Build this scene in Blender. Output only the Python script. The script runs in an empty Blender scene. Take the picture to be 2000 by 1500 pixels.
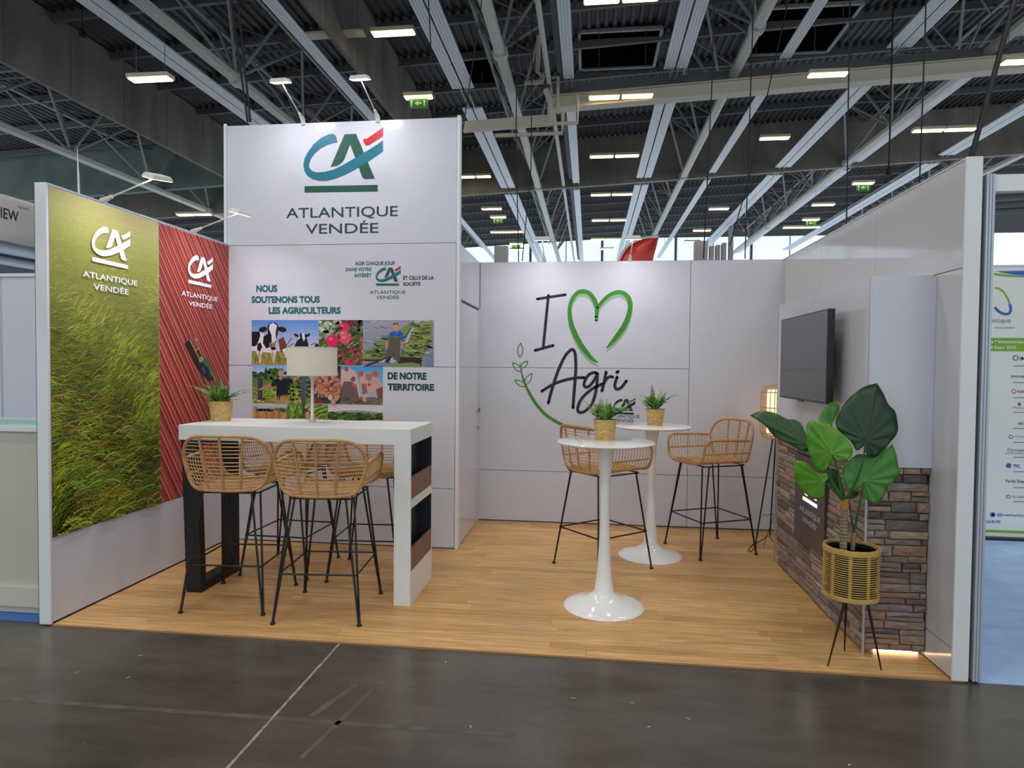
import bpy, math, random
from mathutils import Vector, Matrix

# ------------------------------------------------------------------ camera
F_PX = 1258.99
CAM = Vector((3.03958, -3.32092, 1.50247))
FW = Vector((-0.11850616, 0.99256609, -0.02772798)).normalized()
RT = Vector((0.99287964, 0.11879133, 0.00886778)).normalized()
UP = RT.cross(FW).normalized()
scn = bpy.context.scene
C = scn.collection
cd = bpy.data.cameras.new('camera')
cd.sensor_fit = 'HORIZONTAL'; cd.sensor_width = 36.0; cd.lens = 36.0 * F_PX / 2000.0
cd.clip_end = 400; cd.clip_start = 0.05
co = bpy.data.objects.new('camera', cd); C.objects.link(co)
m = Matrix((RT, UP, -FW)).transposed().to_4x4(); m.translation = CAM
co.matrix_world = m
scn.camera = co

# ------------------------------------------------------------------ world, light, exposure
w = bpy.data.worlds.new('sky'); scn.world = w; w.use_nodes = True
bg = w.node_tree.nodes['Background']
bg.inputs[0].default_value = (0.80, 0.90, 1.0, 1); bg.inputs[1].default_value = 1.15
vs = scn.view_settings
vs.view_transform = 'Standard'; vs.look = 'None'; vs.gamma = 1.0; vs.use_curve_mapping = False
vs.exposure = -0.22

# ------------------------------------------------------------------ helpers
def lin(c):
    c = c / 255.0
    return c / 12.92 if c <= 0.04045 else ((c + 0.055) / 1.055) ** 2.4
def rgb(r, g, b): return (lin(r), lin(g), lin(b), 1.0)

MATS = {}
def mat(name, col, rough=0.5, metal=0.0, noise=0.0, nscale=8.0, stretch=(1, 1, 1), bump=0.0, bscale=40.0, spec=0.5, emit=None, estr=0.0, trans=0.0):
    if name in MATS: return MATS[name]
    M = bpy.data.materials.new(name); M.use_nodes = True; MATS[name] = M
    nt = M.node_tree; b = nt.nodes['Principled BSDF']
    b.inputs['Base Color'].default_value = rgb(*col)
    b.inputs['Roughness'].default_value = rough; b.inputs['Metallic'].default_value = metal
    b.inputs['Specular IOR Level'].default_value = spec
    if trans: b.inputs['Transmission Weight'].default_value = trans
    if emit:
        b.inputs['Emission Color'].default_value = rgb(*emit); b.inputs['Emission Strength'].default_value = estr
    if noise or bump:
        tc = nt.nodes.new('ShaderNodeTexCoord'); mp = nt.nodes.new('ShaderNodeMapping')
        mp.inputs['Scale'].default_value = stretch
        nt.links.new(tc.outputs['Object'], mp.inputs[0])
    if noise:
        n = nt.nodes.new('ShaderNodeTexNoise'); n.inputs['Scale'].default_value = nscale; n.inputs['Detail'].default_value = 6
        nt.links.new(mp.outputs[0], n.inputs['Vector'])
        hs = nt.nodes.new('ShaderNodeMixRGB'); hs.blend_type = 'MULTIPLY'; hs.inputs[0].default_value = 1.0
        cr = nt.nodes.new('ShaderNodeValToRGB')
        cr.color_ramp.elements[0].position = 0.3; cr.color_ramp.elements[1].position = 0.7
        a, z = 1 - noise, 1 + noise * 0.6
        cr.color_ramp.elements[0].color = (a, a, a, 1); cr.color_ramp.elements[1].color = (z, z, z, 1)
        nt.links.new(n.outputs['Fac'], cr.inputs[0])
        hs.inputs[1].default_value = rgb(*col); nt.links.new(cr.outputs[0], hs.inputs[2])
        nt.links.new(hs.outputs[0], b.inputs['Base Color'])
    if bump:
        n2 = nt.nodes.new('ShaderNodeTexNoise'); n2.inputs['Scale'].default_value = bscale; n2.inputs['Detail'].default_value = 5
        nt.links.new(mp.outputs[0], n2.inputs['Vector'])
        bp = nt.nodes.new('ShaderNodeBump'); bp.inputs['Strength'].default_value = bump; bp.inputs['Distance'].default_value = 0.01
        nt.links.new(n2.outputs['Fac'], bp.inputs['Height']); nt.links.new(bp.outputs[0], b.inputs['Normal'])
    return M

def print_mat(name, rough=0.45):
    """printed film: colour comes from the ink drawn in the mesh's colour attribute"""
    if name in MATS: return MATS[name]
    M = bpy.data.materials.new(name); M.use_nodes = True; MATS[name] = M
    nt = M.node_tree; b = nt.nodes['Principled BSDF']
    at = nt.nodes.new('ShaderNodeVertexColor'); at.layer_name = 'ink'
    nt.links.new(at.outputs[0], b.inputs['Base Color']); b.inputs['Roughness'].default_value = rough
    b.inputs['Specular IOR Level'].default_value = 0.3
    return M

class MB:
    """collects vertices and faces of one mesh"""
    def __init__(s): s.v = []; s.f = []; s.c = []
    def add(s, v, f, col=None):
        o = len(s.v); s.v += [tuple(p) for p in v]; s.f += [tuple(i + o for i in q) for q in f]
        if col is not None: s.c += [col] * len(f)
        return s
    def box(s, x0, y0, z0, x1, y1, z1):
        v = [(x0, y0, z0), (x1, y0, z0), (x1, y1, z0), (x0, y1, z0), (x0, y0, z1), (x1, y0, z1), (x1, y1, z1), (x0, y1, z1)]
        return s.add(v, [(0, 3, 2, 1), (4, 5, 6, 7), (0, 1, 5, 4), (1, 2, 6, 5), (2, 3, 7, 6), (3, 0, 4, 7)])
    def tube(s, path, r, n=8, closed=False, cap=True):
        P = [Vector(p) for p in path]; N = len(P); R = r if isinstance(r, (list, tuple)) else [r] * N
        ring = []; prev = None
        for i in range(N):
            if closed: t = P[(i + 1) % N] - P[i - 1]
            else: t = P[min(i + 1, N - 1)] - P[max(i - 1, 0)]
            t.normalize()
            if prev is None:
                a = Vector((0, 0, 1)) if abs(t.z) < 0.9 else Vector((1, 0, 0))
                u = t.cross(a).normalized()
            else:
                u = prev - t * prev.dot(t)
                u = u.normalized() if u.length > 1e-6 else t.orthogonal().normalized()
            prev = u; q = t.cross(u)
            ring.append([P[i] + (u * math.cos(2 * math.pi * k / n) + q * math.sin(2 * math.pi * k / n)) * R[i] for k in range(n)])
        v = [p for rr in ring for p in rr]; f = []
        for i in range(N if closed else N - 1):
            j = (i + 1) % N
            for k in range(n): f.append((i * n + k, i * n + (k + 1) % n, j * n + (k + 1) % n, j * n + k))
        if cap and not closed:
            f.append(tuple(range(n - 1, -1, -1))); f.append(tuple((N - 1) * n + k for k in range(n)))
        return s.add(v, f)
    def lathe(s, prof, n=40, c=(0, 0)):
        v = []; f = []; m = len(prof)
        for (r, z) in prof:
            for k in range(n): a = 2 * math.pi * k / n; v.append((c[0] + r * math.cos(a), c[1] + r * math.sin(a), z))
        for i in range(m - 1):
            for k in range(n): f.append((i * n + k, i * n + (k + 1) % n, (i + 1) * n + (k + 1) % n, (i + 1) * n + k))
        if prof[0][0] > 1e-5: f.append(tuple(range(n - 1, -1, -1)))
        if prof[-1][0] > 1e-5: f.append(tuple((m - 1) * n + k for k in range(n)))
        return s.add(v, f)
    def prism(s, poly, d):
        """poly: 3-D points of a flat outline, d: thickness vector"""
        n = len(poly); P = [Vector(p) for p in poly]; d = Vector(d)
        v = P + [p + d for p in P]
        f = [tuple(range(n)), tuple(range(2 * n - 1, n - 1, -1))] + [(i, i + n, (i + 1) % n + n, (i + 1) % n) for i in range(n)]
        return s.add(v, f)
    def build(s, name, material, parent=None, smooth=False, bevel=0.0, loc=None):
        me = bpy.data.meshes.new(name); me.from_pydata(s.v, [], s.f); me.validate(clean_customdata=False)
        if s.c and len(s.c) == len(me.polygons):
            a = me.color_attributes.new('ink', 'FLOAT_COLOR', 'CORNER')
            buf = []
            for p in me.polygons: buf += list(s.c[p.index]) * p.loop_total
            a.data.foreach_set('color', buf)
        me.materials.append(material)
        if smooth:
            me.polygons.foreach_set('use_smooth', [True] * len(me.polygons))
            try: me.set_sharp_from_angle(angle=math.radians(40))
            except Exception: pass
        me.update()
        o = bpy.data.objects.new(name, me); C.objects.link(o)
        if parent: o.parent = parent
        if loc: o.location = loc
        if bevel:
            b = o.modifiers.new('bevel', 'BEVEL'); b.width = bevel; b.segments = 2; b.limit_method = 'ANGLE'
        return o

def tag(o, label, cat=None, group=None, kind=None):
    o['label'] = label
    if cat: o['category'] = cat
    if group: o['group'] = group
    if kind: o['kind'] = kind
    return o
def thing(name, label, cat, loc=(0, 0, 0), rz=0.0, group=None, kind=None):
    o = bpy.data.objects.new(name, None); C.objects.link(o); o.empty_display_size = 0.1
    o.location = loc; o.rotation_euler = (0, 0, rz)
    return tag(o, label, cat, group, kind)
def copy_part(src, parent):
    c = src.copy(); C.objects.link(c); c.parent = parent; return c
def copy_thing(root, loc, rz, label, group=None):
    r = root.copy(); C.objects.link(r); r.location = loc; r.rotation_euler = (0, 0, rz); r['label'] = label
    if group: r['group'] = group
    for ch in list(root.children):
        c = copy_part(ch, r)
        for g in list(ch.children): copy_part(g, c)
    return r

# a pixel of the photograph gives a direction; the plane it lies on gives the distance
def W(px, py, ax, val):
    d = FW + RT * ((px - 1000) / F_PX) - UP * ((py - 750) / F_PX)
    return CAM + d * ((val - CAM[ax]) / d[ax])
def K(s, ox, oy): return lambda x, y: (ox + x / s, oy + y / s)

# ---- flat print helpers: a Plane maps (a, b) metres on the wall to the world
class Plane:
    def __init__(s, ax, val, nsign): s.ax = ax; s.val = val; s.n = nsign
    def ab(s, px, py):
        p = W(px, py, s.ax, s.val); return (p[1 - s.ax], p[2])
    def p3(s, a, b, off=0.0):
        c = [0, 0, b]; c[1 - s.ax] = a; c[s.ax] = s.val + s.n * off; return Vector(c)

def smooth_path(pts, n=6):
    """Catmull-Rom through 2-D points"""
    out = []; P = [pts[0]] + list(pts) + [pts[-1]]
    for i in range(1, len(P) - 2):
        p0, p1, p2, p3 = P[i - 1], P[i], P[i + 1], P[i + 2]
        for k in range(n):
            t = k / n
            out.append(tuple(0.5 * (2 * p1[j] + (p2[j] - p0[j]) * t + (2 * p0[j] - 5 * p1[j] + 4 * p2[j] - p3[j]) * t * t + (3 * p1[j] - p0[j] - 3 * p2[j] + p3[j]) * t ** 3) for j in range(len(p1))))
    out.append(tuple(pts[-1])); return out

def stroke_poly(pts, wd):
    """outline quads of a 2-D stroke; wd: width or list of widths"""
    n = len(pts); Wd = wd if isinstance(wd, (list, tuple)) else [wd] * n
    L = []; R = []
    for i in range(n):
        a = pts[max(i - 1, 0)]; b = pts[min(i + 1, n - 1)]
        dx, dy = b[0] - a[0], b[1] - a[1]; l = math.hypot(dx, dy) or 1
        nx, ny = -dy / l * Wd[i] / 2, dx / l * Wd[i] / 2
        L.append((pts[i][0] + nx, pts[i][1] + ny)); R.append((pts[i][0] - nx, pts[i][1] - ny))
    return [(L[i], L[i + 1], R[i + 1], R[i]) for i in range(n - 1)]

def clip_rect(poly, r):
    a0, b0, a1, b1 = r
    for (ax, lim, sg) in ((0, a0, 1), (0, a1, -1), (1, b0, 1), (1, b1, -1)):
        out = []
        for i in range(len(poly)):
            p, q = poly[i - 1], poly[i]
            ip, iq = sg * (p[ax] - lim) >= 0, sg * (q[ax] - lim) >= 0
            if ip != iq:
                t = (lim - p[ax]) / (q[ax] - p[ax]); out.append((p[0] + (q[0] - p[0]) * t, p[1] + (q[1] - p[1]) * t))
            if iq: out.append(q)
        poly = out
        if len(poly) < 3: return []
    return poly

class Painter:
    """a flat picture printed on a plane: coloured flat shapes laid one over the other"""
    def __init__(s, plane, rect, base=0.0010, step=3e-5):
        s.pl = plane; s.r = rect; s.mb = MB(); s.off = base; s.step = step; s.hold = False
    def up(s):
        if not s.hold: s.off += s.step
    def put(s, pts, col):
        q = clip_rect(list(pts), s.r)
        if len(q) < 3: return
        s.mb.add([s.pl.p3(a, b, s.off) for a, b in q], [tuple(range(len(q)))], rgb(*[max(0, min(255, c)) for c in col]))
    def poly(s, pts, col): s.up(); s.put(pts, col)
    def bgrad(s, c0, c1, n=12, rect=None):
        a0, b0, a1, b1 = rect or s.r; s.up()
        for i in range(n):
            t0, t1 = i / n, (i + 1) / n
            s.put([(a0, b0 + (b1 - b0) * t0), (a1, b0 + (b1 - b0) * t0), (a1, b0 + (b1 - b0) * t1), (a0, b0 + (b1 - b0) * t1)],
                  [c0[k] + (c1[k] - c0[k]) * (t0 + t1) / 2 for k in range(3)])
    def stroke(s, pts, wd, col):
        s.up()
        for q in stroke_poly(pts, wd): s.put(q, col)
    def disc(s, a, b, ra, rb, col, n=14, rot=0.0):
        c, d = math.cos(rot), math.sin(rot)
        s.poly([(a + ra * math.cos(t) * c - rb * math.sin(t) * d, b + ra * math.cos(t) * d + rb * math.sin(t) * c) for t in [2 * math.pi * k / n for k in range(n)]], col)
    def build(s, name, parent, material=None): return s.mb.build(name, material or print_mat('printed film'), parent)

def shape(name, plane, polys, material, parent, off=0.0015):
    """cut vinyl: 2-D polygons (a, b) given one thin slab each"""
    mb = MB()
    for q in polys:
        mb.add([plane.p3(a, b, off) for a, b in q], [tuple(range(len(q)))])
    return mb.build(name, material, parent)

def lettering(text, plane, bl, br, tl, material, parent, bold=0.0, off=0.0018, space=1.0):
    """text fitted between the base-line pixels bl, br with capital height up to pixel tl"""
    A = plane.ab(*bl); B = plane.ab(*br); T = plane.ab(*tl)
    cu = bpy.data.curves.new('lettering', 'FONT'); cu.body = text; cu.size = 1.0; cu.offset = bold; cu.space_character = space
    cu.resolution_u = 4
    o = bpy.data.objects.new('lettering', cu); C.objects.link(o)
    dg = bpy.context.evaluated_depsgraph_get()
    me = bpy.data.meshes.new_from_object(o.evaluated_get(dg)); bpy.data.objects.remove(o); bpy.data.curves.remove(cu)
    xs = [v.co.x for v in me.vertices]; x0, x1 = min(xs), max(xs)
    cap = 0.729 + 2 * bold; base = -bold
    wd = B[0] - A[0]; h = T[1] - A[1]; zb = (A[1] + B[1]) / 2
    for v in me.vertices:
        a = A[0] + (v.co.x - x0) / (x1 - x0) * wd; b = zb + (v.co.y - base) / cap * h
        v.co = plane.p3(a, b, off)
    me.materials.clear(); me.materials.append(material); me.update()
    o = bpy.data.objects.new('lettering', me); C.objects.link(o); o.parent = parent
    return o

# the bank's emblem, traced once from the tower panel (crop units; underline 510 wide)
LG_C = [(855,225),(850,200),(840,178),(822,167),(790,172),(740,195),(690,235),(650,285),(625,330),(617,375),(625,415),(645,445),(680,467),(730,480),(780,480),(840,466),(910,440),(990,400),(1065,358),(1130,315),(1170,288),(1170,216),(1130,243),(1075,275),(1010,312),(950,345),(890,378),(830,405),(770,420),(715,424),(680,415),(660,395),(656,370),(668,335),(695,300),(735,265),(780,242),(820,230)]
LG_A = [(808,388),(905,172),(985,170),(1115,468),(1045,470),(1030,460),(944,240),(902,340),(885,362),(855,380)]
LG_R = [(1033,205),(1060,203),(1170,132),(1170,188),(1075,246),(1052,248),(1040,232)]
LG_B = [(625,515),(1135,509),(1135,552),(625,558)]
def emblem(plane, bl, br, parent, cols, off=0.0016, clipc=False):
    A = plane.ab(*bl); B = plane.ab(*br); s = (B[0] - A[0]) / 510.0; zb = (A[1] + B[1]) / 2
    s2 = abs(s)
    fn = lambda p: (A[0] + (p[0] - 625) * s, zb + (555 - p[1] + (p[0] - 880) * -0.02) * s2)
    e = shape('emblem', plane, [[fn(p) for p in LG_B]], cols[1], parent, off)
    shape('emblem_letter', plane, [[fn(p) for p in LG_A]], cols[1], e, off)
    shape('emblem_swoosh', plane, [[fn(p) for p in LG_C]], cols[0], e, off + 0.0006)
    shape('emblem_accent', plane, [[fn(p) for p in LG_R]], cols[2], e, off + 0.0006)
    return e

# ------------------------------------------------------------------ materials
M_WHITE = mat('white laminate panel', (208, 209, 217), 0.18, noise=0.015, nscale=3, spec=0.35)
M_FRAME = mat('white lacquered frame', (228, 230, 230), 0.35)
M_SEAM = mat('dark joint gasket', (70, 68, 70), 0.6)
M_GREY = mat('brushed aluminium profile', (190, 194, 200), 0.35, metal=0.6)
M_BLACK = mat('black powder coated steel', (14, 14, 15), 0.45)
M_CHAR = mat('charcoal plastic', (30, 31, 34), 0.35)
M_CANE = mat('natural rattan cane', (192, 146, 94), 0.5, noise=0.18, nscale=30)
M_CANE_T = mat('thin rattan cane', (206, 164, 110), 0.5, noise=0.18, nscale=40)
M_TEAL = mat('teal vinyl', (0, 106, 126), 0.45); M_GREEN = mat('dark green vinyl', (8, 78, 58), 0.45); M_RED = mat('red vinyl', (190, 18, 24), 0.45)
M_TXT = mat('deep green vinyl', (10, 56, 48), 0.45); M_TXTT = mat('teal lettering vinyl', (6, 94, 104), 0.45); M_INK = mat('near black vinyl', (18, 16, 26), 0.45)
M_WV = mat('white vinyl', (244, 244, 250), 0.4)
M_LEAFV = mat('leaf green vinyl', (58, 136, 28), 0.45); M_LEAFS = mat('pale green vinyl', (150, 182, 142), 0.4)
M_GLOSSW = mat('glossy white lacquer', (238, 238, 236), 0.08)
# ================================================================== SETTING
XR, YB, YT, XT = 4.80, 2.843, 1.832, 1.983
# ---- hall floor: dark polished concrete
def concrete_floor():
    M = bpy.data.materials.new('dark polished concrete'); M.use_nodes = True
    nt = M.node_tree; b = nt.nodes['Principled BSDF']
    tc = nt.nodes.new('ShaderNodeTexCoord')
    def noise(scale, st, det=8):
        mp = nt.nodes.new('ShaderNodeMapping'); mp.inputs['Scale'].default_value = st
        nt.links.new(tc.outputs['Object'], mp.inputs[0])
        n = nt.nodes.new('ShaderNodeTexNoise'); n.inputs['Scale'].default_value = scale; n.inputs['Detail'].default_value = det; n.inputs['Roughness'].default_value = 0.65
        nt.links.new(mp.outputs[0], n.inputs['Vector']); return n
    n1 = noise(1.0, (0.6, 1.6, 1)); n2 = noise(6, (0.45, 1.6, 1)); n3 = noise(60, (1, 1, 1), 3)
    r1 = nt.nodes.new('ShaderNodeValToRGB'); e = r1.color_ramp.elements
    e[0].position = 0.30; e[0].color = rgb(54, 48, 43); e[1].position = 0.70; e[1].color = rgb(100, 94, 84)
    mx = nt.nodes.new('ShaderNodeMixRGB'); mx.inputs[0].default_value = 0.28
    nt.links.new(n1.outputs[0], mx.inputs[1]); nt.links.new(n2.outputs[0], mx.inputs[2])
    nt.links.new(mx.outputs[0], r1.inputs[0])
    r3 = nt.nodes.new('ShaderNodeValToRGB'); r3.color_ramp.elements[0].position = 0.70; r3.color_ramp.elements[1].position = 0.76
    r3.color_ramp.elements[0].color = (0, 0, 0, 1); r3.color_ramp.elements[1].color = (0.5, 0.5, 0.5, 1)
    nt.links.new(n3.outputs[0], r3.inputs[0])
    m2 = nt.nodes.new('ShaderNodeMixRGB'); nt.links.new(r3.outputs[0], m2.inputs[0]); nt.links.new(r1.outputs[0], m2.inputs[1]); m2.inputs[2].default_value = rgb(120, 116, 104)
    nt.links.new(m2.outputs[0], b.inputs['Base Color'])
    rr = nt.nodes.new('ShaderNodeMapRange'); rr.inputs[3].default_value = 0.12; rr.inputs[4].default_value = 0.34
    nt.links.new(n2.outputs[0], rr.inputs[0]); nt.links.new(rr.outputs[0], b.inputs['Roughness'])
    bp = nt.nodes.new('ShaderNodeBump'); bp.inputs['Strength'].default_value = 0.08; bp.inputs['Distance'].default_value = 0.01
    nt.links.new(n2.outputs[0], bp.inputs['Height']); nt.links.new(bp.outputs[0], b.inputs['Normal'])
    return M
ZF = -0.008
fl = MB().box(-20, -12, ZF - 0.2, 26, 24, ZF).build('floor', concrete_floor())
tag(fl, 'dark worn polished concrete floor of the exhibition hall', kind='structure')
jm = mat('worn joint filler', (158, 152, 134), 0.8, noise=0.5, nscale=40)
MB().box(1.708, -4.0, ZF, 1.722, 0.0, ZF + 0.001).build('floor_joint', jm, fl)
MB().box(1.706, -4.0, ZF, 1.7085, 0.0, ZF + 0.0012).build('floor_joint', mat('dark joint crack', (38, 34, 30), 0.9), fl)
tm = mat('tape residue', (90, 85, 77), 0.5, noise=0.35, nscale=14)
def mark(x0, y0, x1, y1, wd):
    q = stroke_poly([(x0, y0), (x1, y1)], wd)[0]
    MB().add([(a, b, ZF + 0.0006) for a, b in q], [(0, 1, 2, 3)]).build('tape_mark', tm, fl)
mark(0.2, -0.765, 2.75, -0.74, 0.030)
mark(2.06, -0.45, 1.96, -1.0, 0.02); mark(1.97, -0.42, 1.87, -0.72, 0.03)
random.seed(3)
for (px, py) in ((274, 1281), (150, 1314), (250, 1324), (919, 1420), (870, 1294), (1120, 1365), (1235, 1374), (1344, 1405), (1268, 1421), (1660, 1495)):
    p = W(px, py, 2, ZF); a = random.uniform(0, 3)
    q = stroke_poly([(p.x - .012 * math.cos(a), p.y - .012 * math.sin(a)), (p.x, p.y + .004), (p.x + .012 * math.cos(a), p.y + .012 * math.sin(a))], [.003, .008, .002])
    mb = MB()
    for k in q: mb.add([(x, y, ZF + 0.002) for x, y in k], [(0, 1, 2, 3)])
    mb.build('paint_chip', mat('pale paint chip', (170, 165, 150), 0.8), fl)

# ---- stand floor: oak planks
def plank_mat(i, base):
    M = bpy.data.materials.new('oak plank tone %d' % i); M.use_nodes = True
    nt = M.node_tree; b = nt.nodes['Principled BSDF']; b.inputs['Roughness'].default_value = 0.38
    b.inputs['Specular IOR Level'].default_value = 0.35
    tc = nt.nodes.new('ShaderNodeTexCoord'); oi = nt.nodes.new('ShaderNodeObjectInfo')
    ad = nt.nodes.new('ShaderNodeVectorMath'); ad.operation = 'ADD'
    cx = nt.nodes.new('ShaderNodeCombineXYZ'); mu = nt.nodes.new('ShaderNodeMath'); mu.operation = 'MULTIPLY'; mu.inputs[1].default_value = 40
    nt.links.new(oi.outputs['Random'], mu.inputs[0]); nt.links.new(mu.outputs[0], cx.inputs[0]); nt.links.new(mu.outputs[0], cx.inputs[1])
    nt.links.new(tc.outputs['Object'], ad.inputs[0]); nt.links.new(cx.outputs[0], ad.inputs[1])
    mp = nt.nodes.new('ShaderNodeMapping'); mp.inputs['Scale'].default_value = (1.6, 26, 1)
    nt.links.new(ad.outputs[0], mp.inputs[0])
    n = nt.nodes.new('ShaderNodeTexNoise'); n.inputs['Scale'].default_value = 2.2; n.inputs['Detail'].default_value = 7; n.inputs['Distortion'].default_value = 0.6
    nt.links.new(mp.outputs[0], n.inputs['Vector'])
    r = nt.nodes.new('ShaderNodeValToRGB'); e = r.color_ramp.elements
    e[0].position = 0.28; e[0].color = rgb(*[c * 0.80 for c in base]); e[1].position = 0.72; e[1].color = rgb(*[min(255, c * 1.07) for c in base])
    nt.links.new(n.outputs[0], r.inputs[0]); nt.links.new(r.outputs[0], b.inputs['Base Color'])
    return M
PM = [plank_mat(i, c) for i, c in enumerate(((216, 168, 108), (222, 176, 116), (208, 160, 102), (226, 180, 120)))]
fs = MB().box(0, 0, ZF, 4.865, YB + 0.02, -0.0035).build('floor_stand', mat('plank underlay', (110, 78, 48), 0.8))
tag(fs, 'oak plank floor covering of the exhibition stand', kind='structure')
PW = 0.0792; meshes = {}
random.seed(11)
row = 0; y = 0.0005
while y < YB - 0.01:
    x = -random.uniform(0.0, 1.1)
    while x < 4.86:
        x1 = min(x + 1.18, 4.862); xa = max(x, 0.002)
        if x1 - xa > 0.02:
            o = MB().box(0, 0, -0.0035, x1 - xa - 0.0012, PW - 0.001, 0.0).build('plank', random.choice(PM), fs, loc=(xa, y, 0))
        x += 1.18
    y += PW; row += 1
MB().box(0.0, -0.004, ZF, 4.865, 0.0, 0.0005).build('floor_edge', mat('plank edge', (176, 132, 84), 0.6), fs)

# ---- panel system: walls are a core, panels stand 4 mm proud of dark joints
def panel_wall(name, label, core, panels, ax, face, nsign, material=M_WHITE):
    wl = MB().box(*core).build(name, M_SEAM); tag(wl, label, kind='structure')
    for (a0, z0, a1, z1) in panels:
        g = 0.0022
        lo, hi = sorted((face, face - nsign * 0.006))
        if ax == 1: mb = MB().box(a0 + g, lo, z0 + g, a1 - g, hi, z1 - g)
        else: mb = MB().box(lo, a0 + g, z0 + g, hi, a1 - g, z1 - g)
        mb.build('panel', material, wl)
    return wl
# left wall: inner face X = 0
wL = panel_wall('wall_left', 'left side wall of the stand carrying two large field prints above white panels',
    (-0.066, 0.0, 0.0, -0.004, YT, 2.5), [(0.004, 0.009, YT, 0.497), (0.004, 0.497, 0.942, 2.5), (0.942, 0.497, YT, 2.5)], 0, 0.0, 1)
MB().box(-0.072, -0.012, 0.0, 0.0, 0.004, 2.512).build('end_post', M_FRAME, wL, bevel=0.002)
MB().box(-0.072, 0.004, 2.5, 0.002, YT, 2.512).build('top_rail', M_GREY, wL)
MB().box(-0.0735, -0.0125, 0.0, -0.072, 0.003, 2.5).build('edge_strip', M_SEAM, wL)
# tower: front face Y = YT, side face X = XT
wT = panel_wall('wall_tower', 'tall white storage tower with the big emblem on top and photo collage below',
    (-0.03, YT + 0.004, 0.0, XT - 0.004, YB + 0.06, 2.5), [(0.0, 0.007, XT - 0.022, 0.4946), (0.0, 0.4946, XT - 0.022, 1.49), (0.0, 1.49, XT - 0.022, 2.497), (-0.012, 2.497, XT - 0.022, 3.5)], 1, YT, -1)
MB().box(XT - 0.020, YT - 0.006, 0.0, XT + 0.006, YT + 0.06, 3.515).build('corner_post', M_FRAME, wT, bevel=0.002)
MB().box(-0.034, YT - 0.010, 2.5, -0.012, YT + 0.012, 3.515).build('corner_post', M_FRAME, wT, bevel=0.002)
MB().box(-0.012, YT + 0.004, 2.5, XT - 0.02, YT + 0.06, 3.5).build('upper_core', M_FRAME, wT)
for (y0, z0, y1, z1) in ((YT + 0.022, 2.05, YB - 0.002, 2.5), (YT + 0.022, 0.0, YT + 0.11, 2.05)):
    MB().box(XT - 0.006, y0 + 0.002, z0 + 0.002, XT, y1 - 0.002, z1 - 0.002).build('panel', M_WHITE, wT)
dr = MB().box(XT - 0.012, YT + 0.118, 0.006, XT - 0.001, YB - 0.052, 2.028).build('door_1', M_WHITE)
tag(dr, 'flush white storage door in the side of the tower', kind='structure')
for z in (0.4946, 1.49): MB().box(XT - 0.0012, YT + 0.118, z - 0.0015, XT - 0.0006, YB - 0.052, z + 0.0015).build('joint', mat('faint joint', (150, 148, 150), 0.5), dr)
MB().box(XT - 0.006, YB - 0.042, 0.0, XT + 0.004, YB - 0.004, 2.05).build('door_jamb', M_FRAME, wT)
MB().box(XT - 0.001, YB - 0.16, 1.062, XT + 0.010, YB - 0.075, 1.096).build('lock_plate', M_GREY, dr, bevel=0.002)
MB().box(XT - 0.001, YB - 0.073, 1.062, XT + 0.014, YB - 0.02, 1.096).build('lock_keeper', M_CHAR, dr, bevel=0.002)
MB().lathe([(0.0, 0.9), (0.012, 0.905), (0.016, 0.918), (0.012, 0.931), (0, 0.936)], 14, (XT + 0.012, YB - 0.065)).build('door_knob', M_GREY, dr, smooth=True)
# back wall: face Y = YB
wB = panel_wall('wall_back', 'white panelled back wall of the stand with the hand lettered graphic',
    (XT, YB + 0.004, 0.0, XR + 0.07, YB + 0.066, 2.5), [(XT + 0.002, 0.009, 3.965, 0.4946), (XT + 0.002, 0.4946, 3.965, 1.49), (XT + 0.002, 1.49, 3.965, 2.5), (3.965, 0.009, XR + 0.02, 0.4946), (3.965, 0.4946, XR + 0.02, 2.5)], 1, YB, -1)
# right wall: inner face X = XR
wR = panel_wall('wall_right', 'glossy white right side wall of the stand with a broad front post',
    (XR + 0.004, 0.0, 0.0, XR + 0.07, YB + 0.06, 2.5), [(y0, z0, y1, z1) for (y0, y1) in ((0.0, 0.95), (0.95, 1.90), (1.90, YB)) for (z0, z1) in ((0.008, 0.155), (0.155, 1.99), (1.99, 2.5))], 0, XR, -1, mat('high gloss white panel', (208, 208, 212), 0.06, spec=0.6, bump=0.02, bscale=3))
MB().box(XR, -0.012, 0.0, XR + 0.074, 0.002, 2.512).build('end_post', M_FRAME, wR, bevel=0.002)
MB().box(XR - 0.002, 0.002, 2.5, XR + 0.074, YB + 0.06, 2.508).build('top_rail', M_FRAME, wR)

# ================================================================== PRINTS
PL = Plane(0, 0.0, 1); PT = Plane(1, YT, -1); PB = Plane(1, YB, -1)
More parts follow.
